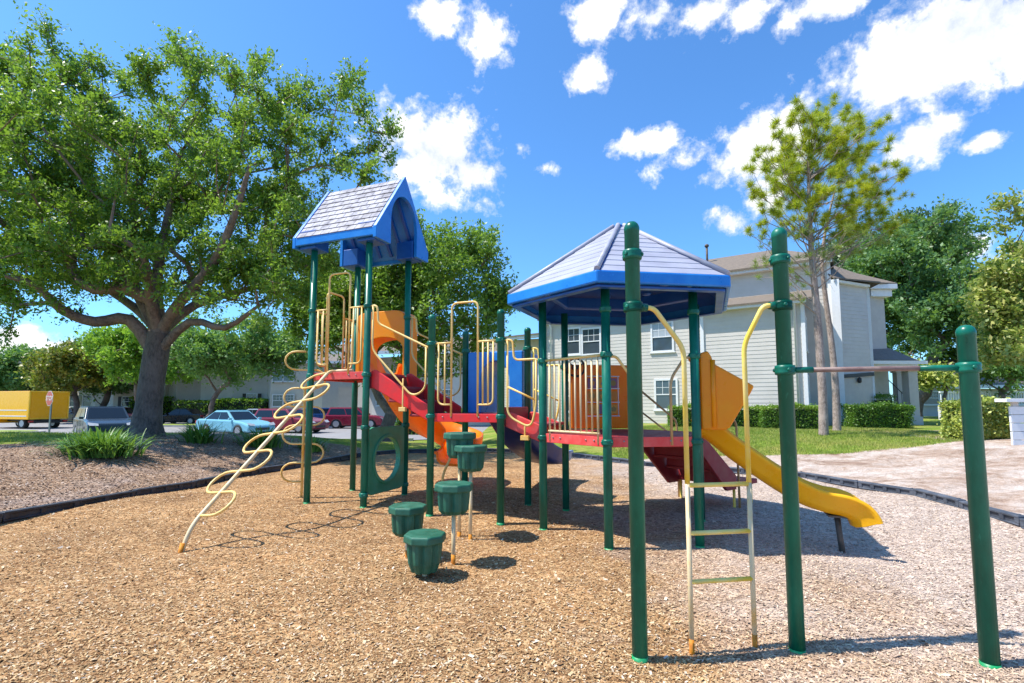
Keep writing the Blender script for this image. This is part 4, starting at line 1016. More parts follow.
# ------------------------------------------------------------ hedges and plants
def hedge(label,cx,cy,w,dp,h,bz,mat,topmat,leaf=.06,rz=0,group=None,n=9000,seed=3,name='hedge'):
    rg=np.random.default_rng(seed); o=thing(name,label,'hedge',(cx,cy,bz),group)
    mb=MB(); c,s=math.cos(rz),math.sin(rz); ax=(Vector((c,s,0)),Vector((-s,c,0)),UP)
    mb.box((cx,cy,bz+h*.44),(w-.22,dp-.22,h*.84),ax); mb.build('dark_core',M['hedgecore'],o)  # near-black filler box, the hedge's inner shade put into its colour
    def wr(p): # soft box wobble
        return p+np.stack([.05*np.sin(p[:,2]*5+p[:,1]*3),.05*np.sin(p[:,0]*4),.045*np.sin(p[:,0]*3.7+1)+.03*np.sin(p[:,0]*9)],1)
    P=rg.uniform(-.5,.5,(n,3)); f=rg.choice(5,n,p=[.3,.12,.12,.06,.4])
    d=1-rg.random(n)**2*.14
    P[f==0,1]=-.5*d[f==0]; P[f==1,0]=-.5*d[f==1]; P[f==2,0]=.5*d[f==2]; P[f==3,1]=.5; P[f==4,2]=.5*d[f==4]
    q=P*np.array([w,dp,h]); q=np.sign(q)*np.minimum(np.abs(q),np.array([w,dp,h])/2); q=wr(q); q+=rg.normal(0,.022,q.shape)*(1+1.6*(rg.random((n,1))>.8))
    X=cx+q[:,0]*c-q[:,1]*s; Y=cy+q[:,0]*s+q[:,1]*c; Z=bz+h/2+q[:,2]; C=np.stack([X,Y,Z],1)
    dd=nrm(rg.normal(0,1,(n,3))); ww=nrm(np.cross(dd,rg.normal(0,1,(n,3)))); L=leaf*rg.uniform(.6,1.3,(n,1))
    V=np.stack([C-dd*L*.5,C+ww*L*.32,C+dd*L*.5,C-ww*L*.32],1)
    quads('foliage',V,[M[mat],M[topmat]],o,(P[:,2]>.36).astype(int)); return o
M['hedgecore']=flat('hedge_dark_core',(.02,.03,.012),.9)
def H(u0,u1,vt,vb,Y,dp,label,mat,topmat,leaf,rz=0,n=9000,seed=3,name='hedge',group=None):
    a=at(u0,vb,Y); b=at(u1,vb,Y); zt=at((u0+u1)/2,vt,Y).z; bz=Tz((a.x+b.x)/2,Y)-.02
    return hedge(label,(a.x+b.x)/2,Y+dp/2,b.x-a.x,dp,zt-bz,bz,mat,topmat,leaf,rz,group,n,seed,name)
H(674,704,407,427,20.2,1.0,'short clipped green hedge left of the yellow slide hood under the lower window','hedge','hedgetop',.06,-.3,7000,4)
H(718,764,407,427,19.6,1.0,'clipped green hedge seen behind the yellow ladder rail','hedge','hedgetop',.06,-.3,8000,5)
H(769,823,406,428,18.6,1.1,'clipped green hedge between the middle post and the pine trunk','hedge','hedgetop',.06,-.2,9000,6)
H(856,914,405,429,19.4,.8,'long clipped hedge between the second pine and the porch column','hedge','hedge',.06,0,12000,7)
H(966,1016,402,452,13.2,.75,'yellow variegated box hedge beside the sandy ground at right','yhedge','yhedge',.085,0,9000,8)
H(876,897,396,408,22,1.0,'small dark hedge tucked against the wall beside the porch','hedge','hedge',.06,0,3000,9)
H(826,868,416,431,18.2,.8,'loose dry grey shrub at the foot of the pines','greyleaf','deadbush',.05,0,4000,10,'shrub') if False else None
H(128,160,397,412,53,2,'yellow green clipped shrub mass behind the big oak trunk','limeleaf','limeleaf',.2,0,3000,12,'shrub')
H(215,262,399,413,52,2,'bright yellow shrub under the far wall above the light blue car','hedge','limeleaf',.2,0,3000,13,'shrub')
H(172,215,401,414,52,2,'dark green shrub under the far wall behind the island tree','hedge','hedge',.2,0,3000,14,'shrub')
H(395,460,409,423,30,1.5,'low green hedge far behind the orange slide','hedge','hedgetop',.12,0,4000,15)
def straps(u,v,Y,w,h,label,n,seed):
    rg=np.random.default_rng(seed); b=at(u,v,Y); bz=Tz(b.x,Y); o_=thing('agapanthus_clump',label,'plant',(b.x,Y,bz),'strap leaved plants in the bed')
    V=[]
    for k in range(n):
        a=rg.random()*6.283; rad=abs(rg.normal(0,.42))*w*.5; x,y=b.x+rad*math.cos(a),Y+rad*.8*math.sin(a)
        a2=a+rg.normal(0,.6); L=h*rg.uniform(.8,1.5); out=rg.uniform(.35,.95)*L; wd=rg.uniform(.012,.024); per=np.array([-math.sin(a2),math.cos(a2),0])*wd; pv=None
        for q in range(6):
            t=q/5; zz=L*(t*1.15-.75*t*t*out/L*1.2)*.9; r=out*t**1.3
            c=np.array([x+math.cos(a2)*r,y+math.sin(a2)*r,bz-.02+max(0,zz)]); ww=per*(1-.85*t**2)
            if pv is not None: V.append([pv[0],pv[1],c+ww,c-ww])
            pv=(c-ww,c+ww)
    V=np.array(V).reshape(n,5,4,3)
    # connected strips: one mesh per clump so each leaf is an island
    me=bpy.data.meshes.new('strap_leaves'); vs=[];fs=[]
    L0=np.array(o_.location)
    for k in range(n):
        base=len(vs); vs+= [V[k,0,0]-L0,V[k,0,1]-L0]
        for q in range(5):
            vs+=[V[k,q,3]-L0,V[k,q,2]-L0]; fs.append((base+2*q,base+2*q+1,base+2*q+3,base+2*q+2))
    me.from_pydata([tuple(x) for x in vs],[],fs); me.materials.append(M['strap']); me.update()
    q=bpy.data.objects.new('leaves',me); COL.objects.link(q); q.parent=o_
straps(101,455,10.4,1.6,.58,'broad strap leaved clump in front of the dark car and left of the oak trunk',700,1)
straps(199,446,13.2,1.0,.6,'small strap leaved clump just right of the oak trunk',240,2)
straps(262,441,13.8,1.4,.6,'strap leaved clump below the light blue and red cars',300,3)
straps(312,437,14.6,.9,.42,'strap leaved clump seen through the second loop climber',220,4)
# ------------------------------------------------------------ buildings
def siding_wall(parent,P,Q,z0,z1,mat,name='wall',lap=.17,thick=.12,z1b=None):
    """wall face P->Q (P,Q xy); outward side is to the right of P->Q seen from above toward camera"""
    P=Vector((P[0],P[1],0));Q=Vector((Q[0],Q[1],0)); d=(Q-P).normalized(); nn=Vector((d.y,-d.x,0))
    if nn.dot(-P)<0 and False: nn=-nn
    mb=MB(); z1b=z1 if z1b is None else z1b
    if lap:
        k=int((max(z1,z1b)-z0)/lap)+1
        for i in range(k):
            a,b=z0+i*lap,z0+(i+1)*lap
            # clip under a sloping top
            L=(Q-P).length
            x0,x1=0,L
            if z1!=z1b:
                zz=lambda x:z1+(z1b-z1)*x/L
                if b>min(z1,z1b):
                    t=(b-z1)/(z1b-z1)*L
                    if z1>z1b: x1=min(L,t)
                    else: x0=max(0,t)
            else: b=min(b,z1)
            if x1-x0<.05 or b<=a: continue
            p,q=P+d*x0,P+d*x1
            mb.add([z_(p+nn*.014,a),z_(q+nn*.014,a),z_(q+nn*.004,b),z_(p+nn*.004,b),z_(p-nn*.02,a),z_(q-nn*.02,a)],[(0,1,2,3),(4,5,1,0)])
    mb.prism([z_(P,z0),z_(Q,z0),z_(Q,z1b),z_(P,z1)],-nn*thick)
    return mb.build(name,M[mat],parent),d,nn
def window(parent,c,d,nn,w,h,kind='glass',shut=None,grid=True,off=.03):
    c=Vector(c)+nn*off
    fr=MB(); t=.09
    for k in (-1,1): fr.box(c+d*(k*(w/2+t/2)),(t,.07,h+2*t),(d,nn,UP)); fr.box(c+UP*(k*(h/2+t/2)),(w,.068,t),(d,nn,UP))
    fr.box(c-UP*(h/2+t+.015),(w+.3,.11,.05),(d,nn,UP)); fr.box(c,(w,.05,.05),(d,nn,UP))
    if grid:
        for k in (-1,1): fr.box(c+d*(k*w/6)+UP*(h/4),(.022,.03,h/2),(d,nn,UP))
        fr.box(c+UP*(h/4),(w,.031,.022),(d,nn,UP))
    o=fr.build('window',M['white'],parent)
    MB().box(c-nn*.0+UP*(h/4),(w,.012,h/2-.01),(d,nn,UP)).build('upper_pane',M['blind' if kind=='blind' else 'glass'],o)
    MB().box(c-nn*.01-UP*(h/4),(w,.012,h/2-.01),(d,nn,UP)).build('lower_pane',M['glass'],o)
    if shut:
        for k in (-1,1): MB().box(c+d*(k*(w/2+t+.2)),(.36,.05,h+.1),(d,nn,UP)).build('shutter',M['blackplastic'],parent)
    return o
def trim(parent,p,z0,z1,mat='white',w=.14,name='corner_trim'):
    MB().box((p[0],p[1],(z0+z1)/2),(w,w,z1-z0),(aL,bL,UP)).build(name,M[mat],parent)
aL=Vector((-.84,.543,0)).normalized(); bL=Vector((.543,.84,0)).normalized()   # along facade to the left-back, and into the house
def hip(mb,x0,y0,x1,y1,dep,z,zr,ins):
    FL,FR,BR=Vector((x0,y0,z)),Vector((x1,y1,z)),Vector((x1+dep*.25,y1+dep,z)); RL=Vector((x0,y0+dep*.5,zr)); RR=Vector((x1-ins,y1+dep*.5,zr))
    mb.prism([FL,FR,RR],UP*.07); mb.prism([FL,RR,RL],UP*.07); mb.prism([FR,BR,RR],UP*.07)
def gutter(parent,P,Q,z,nn,name='eave_trim',w=.16,mat='white',dz=0):
    P=Vector((*P[:2],z)); Q=Vector((*Q[:2],z+dz)); d=(Q-P).normalized(); mb=MB(); mb.box((P+Q)/2+nn*.28,((Q-P).length+.3,.12,w),(d,nn,d.cross(nn)*(-1 if d.cross(nn).z<0 else 1))); mb.box((P+Q)/2+nn*.13-UP*(w*.35),((Q-P).length,.3,.03),(d,nn,UP)); mb.build(name,M[mat],parent)
def house():
    Q1=Vector((11.76,20,0)); Q0=Q1+aL*3.9; gz=.45
    h=thing('apartment_house','beige sided apartment house with brown roofs behind the yellow slide','house',(Q1.x,Q1.y,gz))
    # W1 wing: front faces -bL
    zt=at(811,303,20).z
    w,d,nn=siding_wall(h,Q0,Q1,gz,zt,'wallA'); trim(h,Q1,gz,zt); trim(h,Q0,gz,zt)
    siding_wall(h,Q1,Q1+bL*3.2,gz,zt,'wallB'); siding_wall(h,Q0+bL*1.6,Q0,gz,zt,'wallA')
    gutter(h,Q0,Q1,zt+.05,-bL)
    # downspout
    MB().tube([z_(Q1-bL*.1+aL*.28,gz),z_(Q1-bL*.1+aL*.28,zt-.1),z_(Q1-bL*.3+aL*.28,zt+.02)],.05,8).build('downspout',M['white'],h)
    # W1 roof, low slope up to the tall block
    rf=MB(); a=Q0-bL*.4+aL*.35; b=Q1-bL*.4-aL*.35; rz=at(811,297,23).z+.1
    rf.prism([z_(a,zt+.08),z_(b,zt+.08),z_(b+bL*3.2,rz),z_(a+bL*3.2,rz)],UP*.07); rf.build('porch_roof' if False else 'lower_roof',M['roof'],h)
    # side wall windows of the wing
    for z in (gz+1.6,gz+4.1): window(h,z_(Q1+bL*1.4,z),bL,-aL,.8,1.3)
    # M1 main two storey wall
    R0=Q0+bL*1.3+aL*-.2; R1=R0+aL*8.9; zt1=6.15
    w,d,nn=siding_wall(h,R1,R0,gz,zt1,'wallA')
    for u,vt,vb,kind in ((663.5,322,352,'blind'),(666,379,410,'glass'),(572,328,355,'glass'),(592,328,355,'glass'),(575,380,412,'glass')):
        dx,dy=(u-512)/F,1.0; # intersect with wall line
        # R0 + t*aL = s*(dx,1)
        t=(R0.x-dx*R0.y)/(dx*aL.y-aL.x); p=R0+aL*t; zc=(at(u,vt,p.y).z+at(u,vb,p.y).z)/2; hh=at(u,vt,p.y).z-at(u,vb,p.y).z
        window(h,z_(p,zc),-aL,-bL,.95,hh-.15,kind)
    trim(h,R1,gz,zt1); trim(h,R0+aL*.35,gz,zt1,w=.1,name='downspout')
    MB().tube([z_(R1-aL*.4-bL*.1,gz),z_(R1-aL*.4-bL*.1,zt1-.3),z_(R1-aL*.4-bL*.35,zt1)],.05,8).build('downspout',M['white'],h)
    gutter(h,R1,R0,zt1+.05,-bL)
    # W2 tall block
    C2=Vector((14.0,21.7,0)); D2=C2+aL*13.5; zt2=at(836,263,21.7).z
    w,d,nn=siding_wall(h,D2,C2,gz,zt2,'wallA','tall_wall'); trim(h,C2,gz,zt2)
    gutter(h,D2,C2,zt2+.05,-bL)
    rf=MB(); a=D2-bL*.45+aL*.4; b=C2-bL*.45-aL*.2; rz=zt2+1.75
    rf.prism([z_(a,zt2+.1),z_(b,zt2+.1),z_(b+bL*3.5+aL*2.4,rz),z_(a+bL*3.5,rz)],UP*.07)
    rf.prism([z_(b,zt2+.1),z_(b+bL*7,zt2+.1),z_(b+bL*3.5+aL*2.4,rz)],UP*.07); rf.prism([z_(a+bL*7,zt2+.1),z_(b+bL*7,zt2+.1),z_(b+bL*3.5+aL*2.4,rz),z_(a+bL*3.5,rz)],UP*.07)
    rf.prism([z_(R1+aL*.3-bL*.4,zt1+.1),z_(R0-bL*.4,zt1+.1),z_(R0+bL*3,zt1+1.2),z_(R1+aL*.3+bL*3,zt1+1.2)],UP*.07)
    ro=rf.build('roof',M['roof'],h)
    cp=at(707,256,26.5); MB().tube([cp-UP*.8,cp+UP*.55],.06,10).lathe([(.1,0),(.12,.05),(.1,.12),(.03,.16)],cp+UP*.5,10).build('vent_pipe',M['darksteel'],ro)
    siding_wall(h,C2,C2+bL*7,gz,zt2,'wallB','side_wall')
    # right hand box wing
    a=at(837,300,21.6); b=at(868,300,22.3); zl=at(843,282,21.6).z; 
    w,d,nn=siding_wall(h,(a.x,a.y),(b.x,b.y),gz,zl,'wallB','bay_wall'); trim(h,b,gz,zl); trim(h,a-Vector((.16,.16,0)),gz,zl+.05,'white',.3)
    siding_wall(h,(b.x,b.y),(b.x+.9,b.y+4),gz,zl,'wallB','bay_wall',lap=0)
    band=MB(); dd=(b-a).normalized(); band.box(z_((a+b)/2-Vector((0,.05,0)),at(850,375,21.8).z),((b-a).length,.1,.16),(dd,UP.cross(dd),UP)); band.build('band_course',M['blackplastic'],h)
    lamp=MB().lathe([(.05,0),(.08,.05),(.08,.2),(.02,.26)],z_((a+b)/2-Vector((0,.15,0)),at(850,383,21.8).z),8).build('wall_lamp',M['blackplastic'],h)
    pl=MB().prism([z_(a,zt_:=gz),z_(b,gz),z_(b,at(850,377,21.8).z),z_(a,at(850,377,21.8).z)],Vector((0,-.04,0))).build('plinth',M['wallC'],h)
    rf=MB(); zz=zl+.05
    hip(rf,a.x-.3,a.y-.35,b.x+.4,b.y-.3,3.6,zz,zz+1.25,.9)
    rf.build('bay_roof',M['roof'],h); gutter(h,(a.x,a.y),(b.x,b.y),zl+.0,-bL,dz=-.05)
    # stucco return wall with upper roof
    c=at(865,300,23.6); e=at(884,300,24.0); zs=at(884,297,24).z
    w,d,nn=siding_wall(h,(c.x,c.y),(e.x,e.y),gz,zs,'wallC','stucco_wall',lap=0); siding_wall(h,(e.x,e.y),(e.x+1.4,e.y+4),gz,zs,'wallC','stucco_wall',lap=0)
    rf=MB(); hip(rf,c.x-1.2,c.y-.5,e.x+.3,e.y-.5,3.4,zs+.5,zs+1.5,1.0); rf.build('upper_bay_roof',M['roof'],h)
    eb=MB(); eb.box((e.x-.6,e.y-.5,zs+.4),(1.7,.14,.22)); eb.box((e.x-.4,e.y-.2,zs+.12),(1.0,.4,.34)); eb.box((e.x+.22,e.y+1.4,zs+.4),(.14,3.8,.22)); eb.build('eave_trim',M['white'],h)
    # porch
    p0=at(868,362,22.6); p1=at(913,360,23.2); zp=at(895,361,22.6).z
    rf=MB(); hip(rf,p0.x-.2,p0.y-.2,p1.x+.1,p1.y-.2,3.6,zp,zp+1.15,.9)
    pr_=rf.build('porch_roof',M['roofdark'],h)
    eb=MB(); eb.box(((p0.x+p1.x)/2-.1,p0.y-.16,zp-.08),(p1.x-p0.x+.2,.12,.15)); eb.box((p1.x-.05,p1.y+1.6,zp-.08),(.12,3.6,.15)); eb.box(((p0.x+p1.x)/2-.2,p0.y+.15,zp-.3),(p1.x-p0.x-.1,.25,.3)); eb.build('porch_beam',M['white'],pr_)
    for u,Y,wd in ((911,22.9,.42),(899,24.6,.3)):
        q=at(u,400,Y); m=MB(); m.box((q.x,q.y,(gz+zp-.15)/2+.0),(wd,wd,zp-.15-gz)); m.box((q.x,q.y,gz+.3),(wd+.14,wd+.14,.55)); m.box((q.x,q.y,zp-.35),(wd+.1,wd+.1,.12)); m.build('porch_column',M['wallC'],h,.01)
    # porch stair and rail
    m=MB(); q=at(889,400,24.3)
    for k in range(7): m.box((q.x-.1+k*.18,q.y+.3,gz+1.4-k*.2),(.22,1.0,.2))
    m.build('porch_steps',M['concrete'],h)
    m=MB(); m.tube([Vector((q.x-.2,q.y-.3,gz+2.3)),Vector((q.x+1.2,q.y-.3,gz+.9))],.02,6)
    for k in range(8): m.tube([Vector((q.x-.2+k*.2,q.y-.3,gz+2.3-k*.2)),Vector((q.x-.2+k*.2,q.y-.3,gz+1.5-k*.2))],.012,5)
    m.build('stair_railing',M['blackplastic'],h)
    # the far left end with a side porch
    S0=R1; S1=at(497,400,30); S1=Vector((S1.x,30,0))
    w,d,nn=siding_wall(h,(S1.x,S1.y),(S0.x,S0.y+.8),gz-.2,5.4,'wallD','left_wall',lap=.16)
    gutter(h,S1,S0,5.45,-bL); rf=MB(); rf.prism([z_(S1-bL*.4,5.5),z_(S0-bL*.4,5.5),z_(S0+bL*2.5,6.0),z_(S1+bL*2.5,6.0)],UP*.07); rf.build('left_roof',M['roof'],h)
    window(h,z_((S1+S0)/2+Vector((0,.4,0)),3.9),d,nn,.9,1.4,off=.05); MB().box(z_(S0+(S1-S0)*.25+nn*.06+Vector((0,.6,0)),3.1),(.9,.06,2.0),(d,nn,UP)).build('door',M['white'],h)
house()
def far_building(name,label,cat,segs,z0,wins,zr):
    b0=at(segs[0][0],405,segs[0][1]); h=thing(name,label,cat,(b0.x,b0.y,z0))
    pts=[(at(u,405,Y).x,Y,m,zt) for u,Y,m,zt in segs]
    for i in range(len(pts)-1):
        x0,y0,m,zt=pts[i]; x1,y1=pts[i+1][:2]
        if m: siding_wall(h,(x0,y0),(x1,y1),z0,zt,m,'wall',lap=0,thick=.2)
    xs=[p[0] for p in pts]; ys=[p[1] for p in pts]
    rf=MB(); rf.prism([Vector((xs[0]-.6,min(ys)-.6,zr)),Vector((xs[-1]+.6,min(ys)-.6,zr)),Vector((xs[-1]-2,max(ys)+5,zr+2.6)),Vector((xs[0]+2,max(ys)+5,zr+2.6))],UP*.12); rf.build('roof',M['roof'],h)
    MB().box(((xs[0]+xs[-1])/2,min(ys)-.6,zr),(xs[-1]-xs[0]+1.2,.15,.25)).build('eave_trim',M['white'],h)
    for u,vt,vb,Y,sh,wd in wins:
        c=at(u,(vt+vb)/2,Y); hh=at(u,vt,Y).z-at(u,vb,Y).z; window(h,(c.x,Y,c.z),Vector((1,0,0)),Vector((0,-1,0)),wd,hh,'glass',sh,off=.06)
    return h
far_building('apartment_building','long pale apartment building beyond the parking lot behind the oak trunk','building',
  [(66,62,'wallE',6.0),(95,57,'wallD',6.0),(105,57,'wallE',6.0),(113,54,'wallD',6.0),(150,54,'wallE',6.0),(168,56.5,'wallE',6.0),(176,55,'wallC',6.0),(200,55,'wallE',6.0),(232,54,'wallB',6.0),(267,54,'wallE',6.0),(270,52.5,'wallD',6.0),(322,52.5,'wallC',6.0),(352,52.5,None,6.0)],-.2,  # white faces carry painted sunlight beside the beige ones
  [(132,380,388,53.9,True,1.0),(127.5,397,406,53.9,True,1.0),(163,398,407,54.8,False,.8),(252,394,407,53.9,True,1.05),(278,370,381,52.4,False,1.0),(289,370,381,52.4,False,1.0),(278,395,406,52.4,False,1.0),(289,395,406,52.4,False,1.0),(75,396,406,59,False,1.0),(88,396,406,57.7,False,1.0)],6.0)
far_building('apartment_building','grey apartment building with a stair porch seen under the play deck','building',
  [(338,46,'wallC',3.2),(352,46,'wallC',5.8),(372,45,'wallB',5.8),(395,44,'wallA',5.8),(430,42,'wallA',5.8),(468,41,'wallB',5.8),(505,42,None,5.8)],-.1,
  [(403,372,383,43.3,False,.9),(403,393,404,43.3,False,.9),(447,362,375,41.4,False,.9),(447,390,403,41.4,False,.9),(382,393,405,44.4,False,.9)],5.8)
# ------------------------------------------------------------ right side low structures
wl=thing('white_board_fence','white horizontal board fence end with a pale cap at the right edge','fence',(12.6,12.0,.35))
x0=at(1011,430,12).x
m=MB()
for k in range(5): m.box(((x0+15)/2,12.0,.62+k*.2),(15-x0,.05,.185))
m.build('fence_boards',M['white'],wl,.006)
MB().box(((x0+15)/2-.1,12,1.66),(15.2-x0,.3,.08)).build('cap_rail',M['white'],wl,.008)
MB().box((x0+.16,12.03,1.0),(.14,.06,1.3)).build('fence_post',M['wallB'],wl); MB().box(((x0+15)/2+.1,12.03,.42),(14.8-x0,.08,.25)).build('base_plinth',M['wallC'],wl)
bl=thing('white_balustrade','low white balustrade in the courtyard beyond the yellow hedge','fence',(24,31,.6))
xa,xb=at(940,400,31).x,at(1040,400,31).x; m=MB(); m.box(((xa+xb)/2,31,2.35),(xb-xa,.12,.1)); m.box(((xa+xb)/2,31,1.55),(xb-xa,.12,.08)); m.build('rails',M['white'],bl)
m=MB()
for k in range(40): m.box((xa+(xb-xa)*(k+.5)/40,31,1.95),(.05,.05,.75))
m.build('balusters',M['white'],bl); MB().box(((xa+xb)/2,31.1,1.0),(xb-xa,.2,1.0)).build('base_wall',M['wallB'],bl)
ch=far_building('garden_building','distant low grey building with dark roof right of the porch','building',[(918,40,'wallB',2.9),(945,40,'wallE',2.9),(1000,42,'wallA',2.9),(1080,42,None,2.9)],.5,[(930,392,404,39.9,False,1.2)],3.0)
# ------------------------------------------------------------ stop sign
sg=at(48,438,25.9); s=thing('stop_sign','red and white stop sign on a thin pole at the parking lot edge','sign',(sg.x,sg.y,GZ0),None)
pz=at(48,393,25.9).z-.28
MB().box((sg.x,sg.y+.04,(GZ0+pz+.2)/2),(.07,.05,pz+.2-GZ0+.2)).build('pole',M['steel'],s)
yaw=math.radians(-28); dx=Vector((math.cos(yaw),math.sin(yaw),0)); dn=Vector((math.sin(yaw),-math.cos(yaw),0))
cS=Vector((sg.x,sg.y,pz))+dn*.05
def octo(r,o): return [cS+dn*o+dx*(r*math.cos(math.pi/8+k*math.pi/4))+UP*(r*math.sin(math.pi/8+k*math.pi/4)) for k in range(8)]
MB().prism(octo(.41,0),dn*.008).build('sign_border',M['white'],s); sp_=MB().prism(octo(.385,.009),dn*.004).build('sign_plate',M['redlamp'],s)
def text(body,loc,xdir,normal,size,mat,parent,name='lettering'):
    cu=bpy.data.curves.new('t','FONT'); cu.body=body; cu.size=size; cu.align_x='CENTER'; cu.align_y='CENTER'; cu.extrude=.002
    t=bpy.data.objects.new('t',cu); COL.objects.link(t); bpy.context.view_layer.update()
    dg=bpy.context.evaluated_depsgraph_get(); me=bpy.data.meshes.new_from_object(t.evaluated_get(dg)); bpy.data.objects.remove(t)
    L=rootloc(parent); up=UP
    for v in me.vertices: q=Vector(loc)+xdir*v.co.x+up*v.co.y+normal*v.co.z-L; v.co=q
    me.materials.append(mat); me.name=name; o=bpy.data.objects.new(name,me); COL.objects.link(o); o.parent=parent; return o
text('STOP',cS+dn*.017,dx,dn,.34,M['white'],sp_)
# ------------------------------------------------------------ vehicles
def car(label,u,v,Y,yaw,col,L=4.6,W=1.8,Hh=1.45,style='sedan',group='parked cars',z=GZ0+.035):
    b=at(u,v,Y); o=thing('parked_car',label,'car',(b.x,Y,z),group)
    c,s_=math.cos(yaw),math.sin(yaw); fx=Vector((c,s_,0)); fy=Vector((-s_,c,0)); O_=Vector((b.x,Y,z))
    def P(x,y,zz): return O_+fx*x+fy*y+UP*zz
    l=L/2; bm=carpaint('m%d'%len(bpy.data.objects),col); wb=L*.295; wr=.33 if style!='suv' else .36
    def archp(cx): return [(cx+(wr+.05)*math.cos(a),.24+(wr+.06)*math.sin(a)) for a in [math.pi*k/8 for k in range(9)]]
    belt=Hh*.62
    low=[(l-.05,.24)]+[(x,zz) for x,zz in archp(wb)]+[(x,zz) for x,zz in archp(-wb)]+[(-l+.05,.26),(-l,.5),(-l+.02,belt*.92)]
    if style=='sedan': low+=[(-l+.18,belt+.06),(-l*.55,belt+.07),(l*.34,belt+.03),(l*.72,belt-.08),(l-.1,belt-.24),(l,.48)]
    else: low+=[(-l+.06,belt+.05),(0,belt+.04),(l*.46,belt+.03),(l*.8,belt-.06),(l-.08,belt-.2),(l,.5)]
    bo=MB().prism([P(x,-W/2,zz) for x,zz in low],fy*W).build('body',bm,o,.09)
    if style=='sedan': bt=[(-l*.72,belt+.04),(l*.4,belt+.02)]; tp=[(-l*.38,Hh),(-.02,Hh+.01),(l*.08,Hh-.03)]; bx=(-l*.74,l*.42); tx=(-l*.36,l*.1)
    elif style=='suv': bx=(-l+.1,l*.44); tx=(-l*.84,l*.12)
    else: bx=(-l+.14,l*.46); tx=(-l*.72,l*.14)
    wi=W/2-.04; wt=W/2-.2; zb=belt-.02
    cab=MB(); vs=[P(bx[0],-wi,zb),P(bx[1],-wi,zb),P(bx[1],wi,zb),P(bx[0],wi,zb),P(tx[0],-wt,Hh-.03),P(tx[1],-wt,Hh-.03),P(tx[1],wt,Hh-.03),P(tx[0],wt,Hh-.03)]
    cab.add(vs,[(0,1,5,4),(1,2,6,5),(2,3,7,6),(3,0,4,7),(4,5,6,7)]); cab.prism([P(tx[0]+.02,-wt+.02,Hh-.035),P(tx[1]-.02,-wt+.02,Hh-.035),P(tx[1]-.02,wt-.02,Hh-.035),P(tx[0]+.02,wt-.02,Hh-.035)],UP*.045)
    cb_=cab.build('cabin',bm,o,.09)
    def lerp4(q,a,b_): return (q[0]*(1-a)+q[1]*a)*(1-b_)+(q[3]*(1-a)+q[2]*a)*b_
    def pane(q,a0,a1,b0,b1,nm='side_window'):
        n_=((q[1]-q[0]).cross(q[3]-q[0])).normalized(); cen=sum(vs,Vector())/8
        if n_.dot(q[0]-cen)<0: n_=-n_
        MB().prism([lerp4(q,a0,b0)+n_*.006,lerp4(q,a1,b0)+n_*.006,lerp4(q,a1,b1)+n_*.006,lerp4(q,a0,b1)+n_*.006],n_*.01).build(nm,M['carglass'],cb_)
    for A,B_,C_,D_ in ((0,1,5,4),(3,2,6,7)):
        q=(vs[A],vs[B_],vs[C_],vs[D_]); pane(q,.06,.5,.14,.88); pane(q,.53,.93,.14,.88)
    pane((vs[1],vs[2],vs[6],vs[5]),.06,.94,.08,.92,'windscreen'); pane((vs[0],vs[3],vs[7],vs[4]),.08,.92,.12,.9,'rear_window')
    for x in (wb,-wb):
        for sd in (-1,1):
            w_=MB().lathe([(wr*.62,-.1),(wr*.95,-.11),(wr,-.08),(wr,.08),(wr*.95,.11),(wr*.62,.1)],P(x,sd*(W/2-.12),wr),20,ax=(fx,UP,fy)).build('wheel',M['tyre'],o)
            r_=MB().lathe([(wr*.64,-.112),(wr*.5,-.095),(.06,-.105),(.06,.105),(wr*.5,.095),(wr*.64,.112)],P(x,sd*(W/2-.12),wr),14,ax=(fx,UP,fy)).build('rim',M['rim'],w_)
    for sd in (-1,1):
        MB().prism([P(l-.03,sd*(W/2-.42),belt-.27),P(l-.03,sd*(W/2-.06),belt-.25),P(l-.22,sd*(W/2-.02),belt-.12),P(l-.12,sd*(W/2-.42),belt-.19)],fx*.04-UP*.02).build('headlight',M['clearlamp'],bo)
        MB().box(P(-l+.03,sd*(W/2-.2),belt-.12),(.08,.34,.16),(fx,fy,UP)).build('tail_light',M['redlamp'],bo)
        MB().box(P(l*.36,sd*(W/2+.07),belt+.08),(.12,.18,.12),(fx,fy,UP)).build('mirror',bm,o,.02)
        MB().box(P(0,sd*(W/2+.002),belt-.1),(.16,.012,.03),(fx,fy,UP)).build('door_handle',bm,bo)
        ln=MB(); 
        for x in (-l*.32,l*.04,l*.4): ln.box(P(x,sd*(W/2+.001),belt*.62),(.012,.006,belt*.55),(fx,fy,UP))
        ln.build('door_gap',M['blackplastic'],bo)
    MB().box(P(l-.015,0,.42),(.05,W*.5,.14),(fx,fy,UP)).build('grille',M['blackplastic'],bo)
    MB().box(P(0,0,.25),(L*.9,W*.86,.14),(fx,fy,UP)).build('underbody',M['blackplastic'],o)
    return o
car('light blue sedan parked beyond the strap leaved plants, facing right',235,433,29.5,-.42,(.22,.5,.62),4.55,1.8,1.45)
car('dark hatchback with reflective windscreen half hidden by the big clump left of the oak trunk',103,437,26.6,-.74,(.03,.045,.06),4.8,1.95,1.68,'suv')
car('red estate car behind the loops of the climber',290,430,32.5,-.3,(.24,.03,.045),4.7,1.8,1.52,'suv')
car('red compact crossover seen between the tower posts',356,428,38.5,.06,(.24,.01,.03),4.3,1.8,1.58,'suv')
car('black sedan parked behind the oak trunk and island tree',182,423,46.5,3.1,(.012,.013,.016),4.7,1.8,1.42)
car('blue car in the far row left of the red crossover',326,419,47,.5,(.03,.1,.3),4.4,1.8,1.5,'suv')
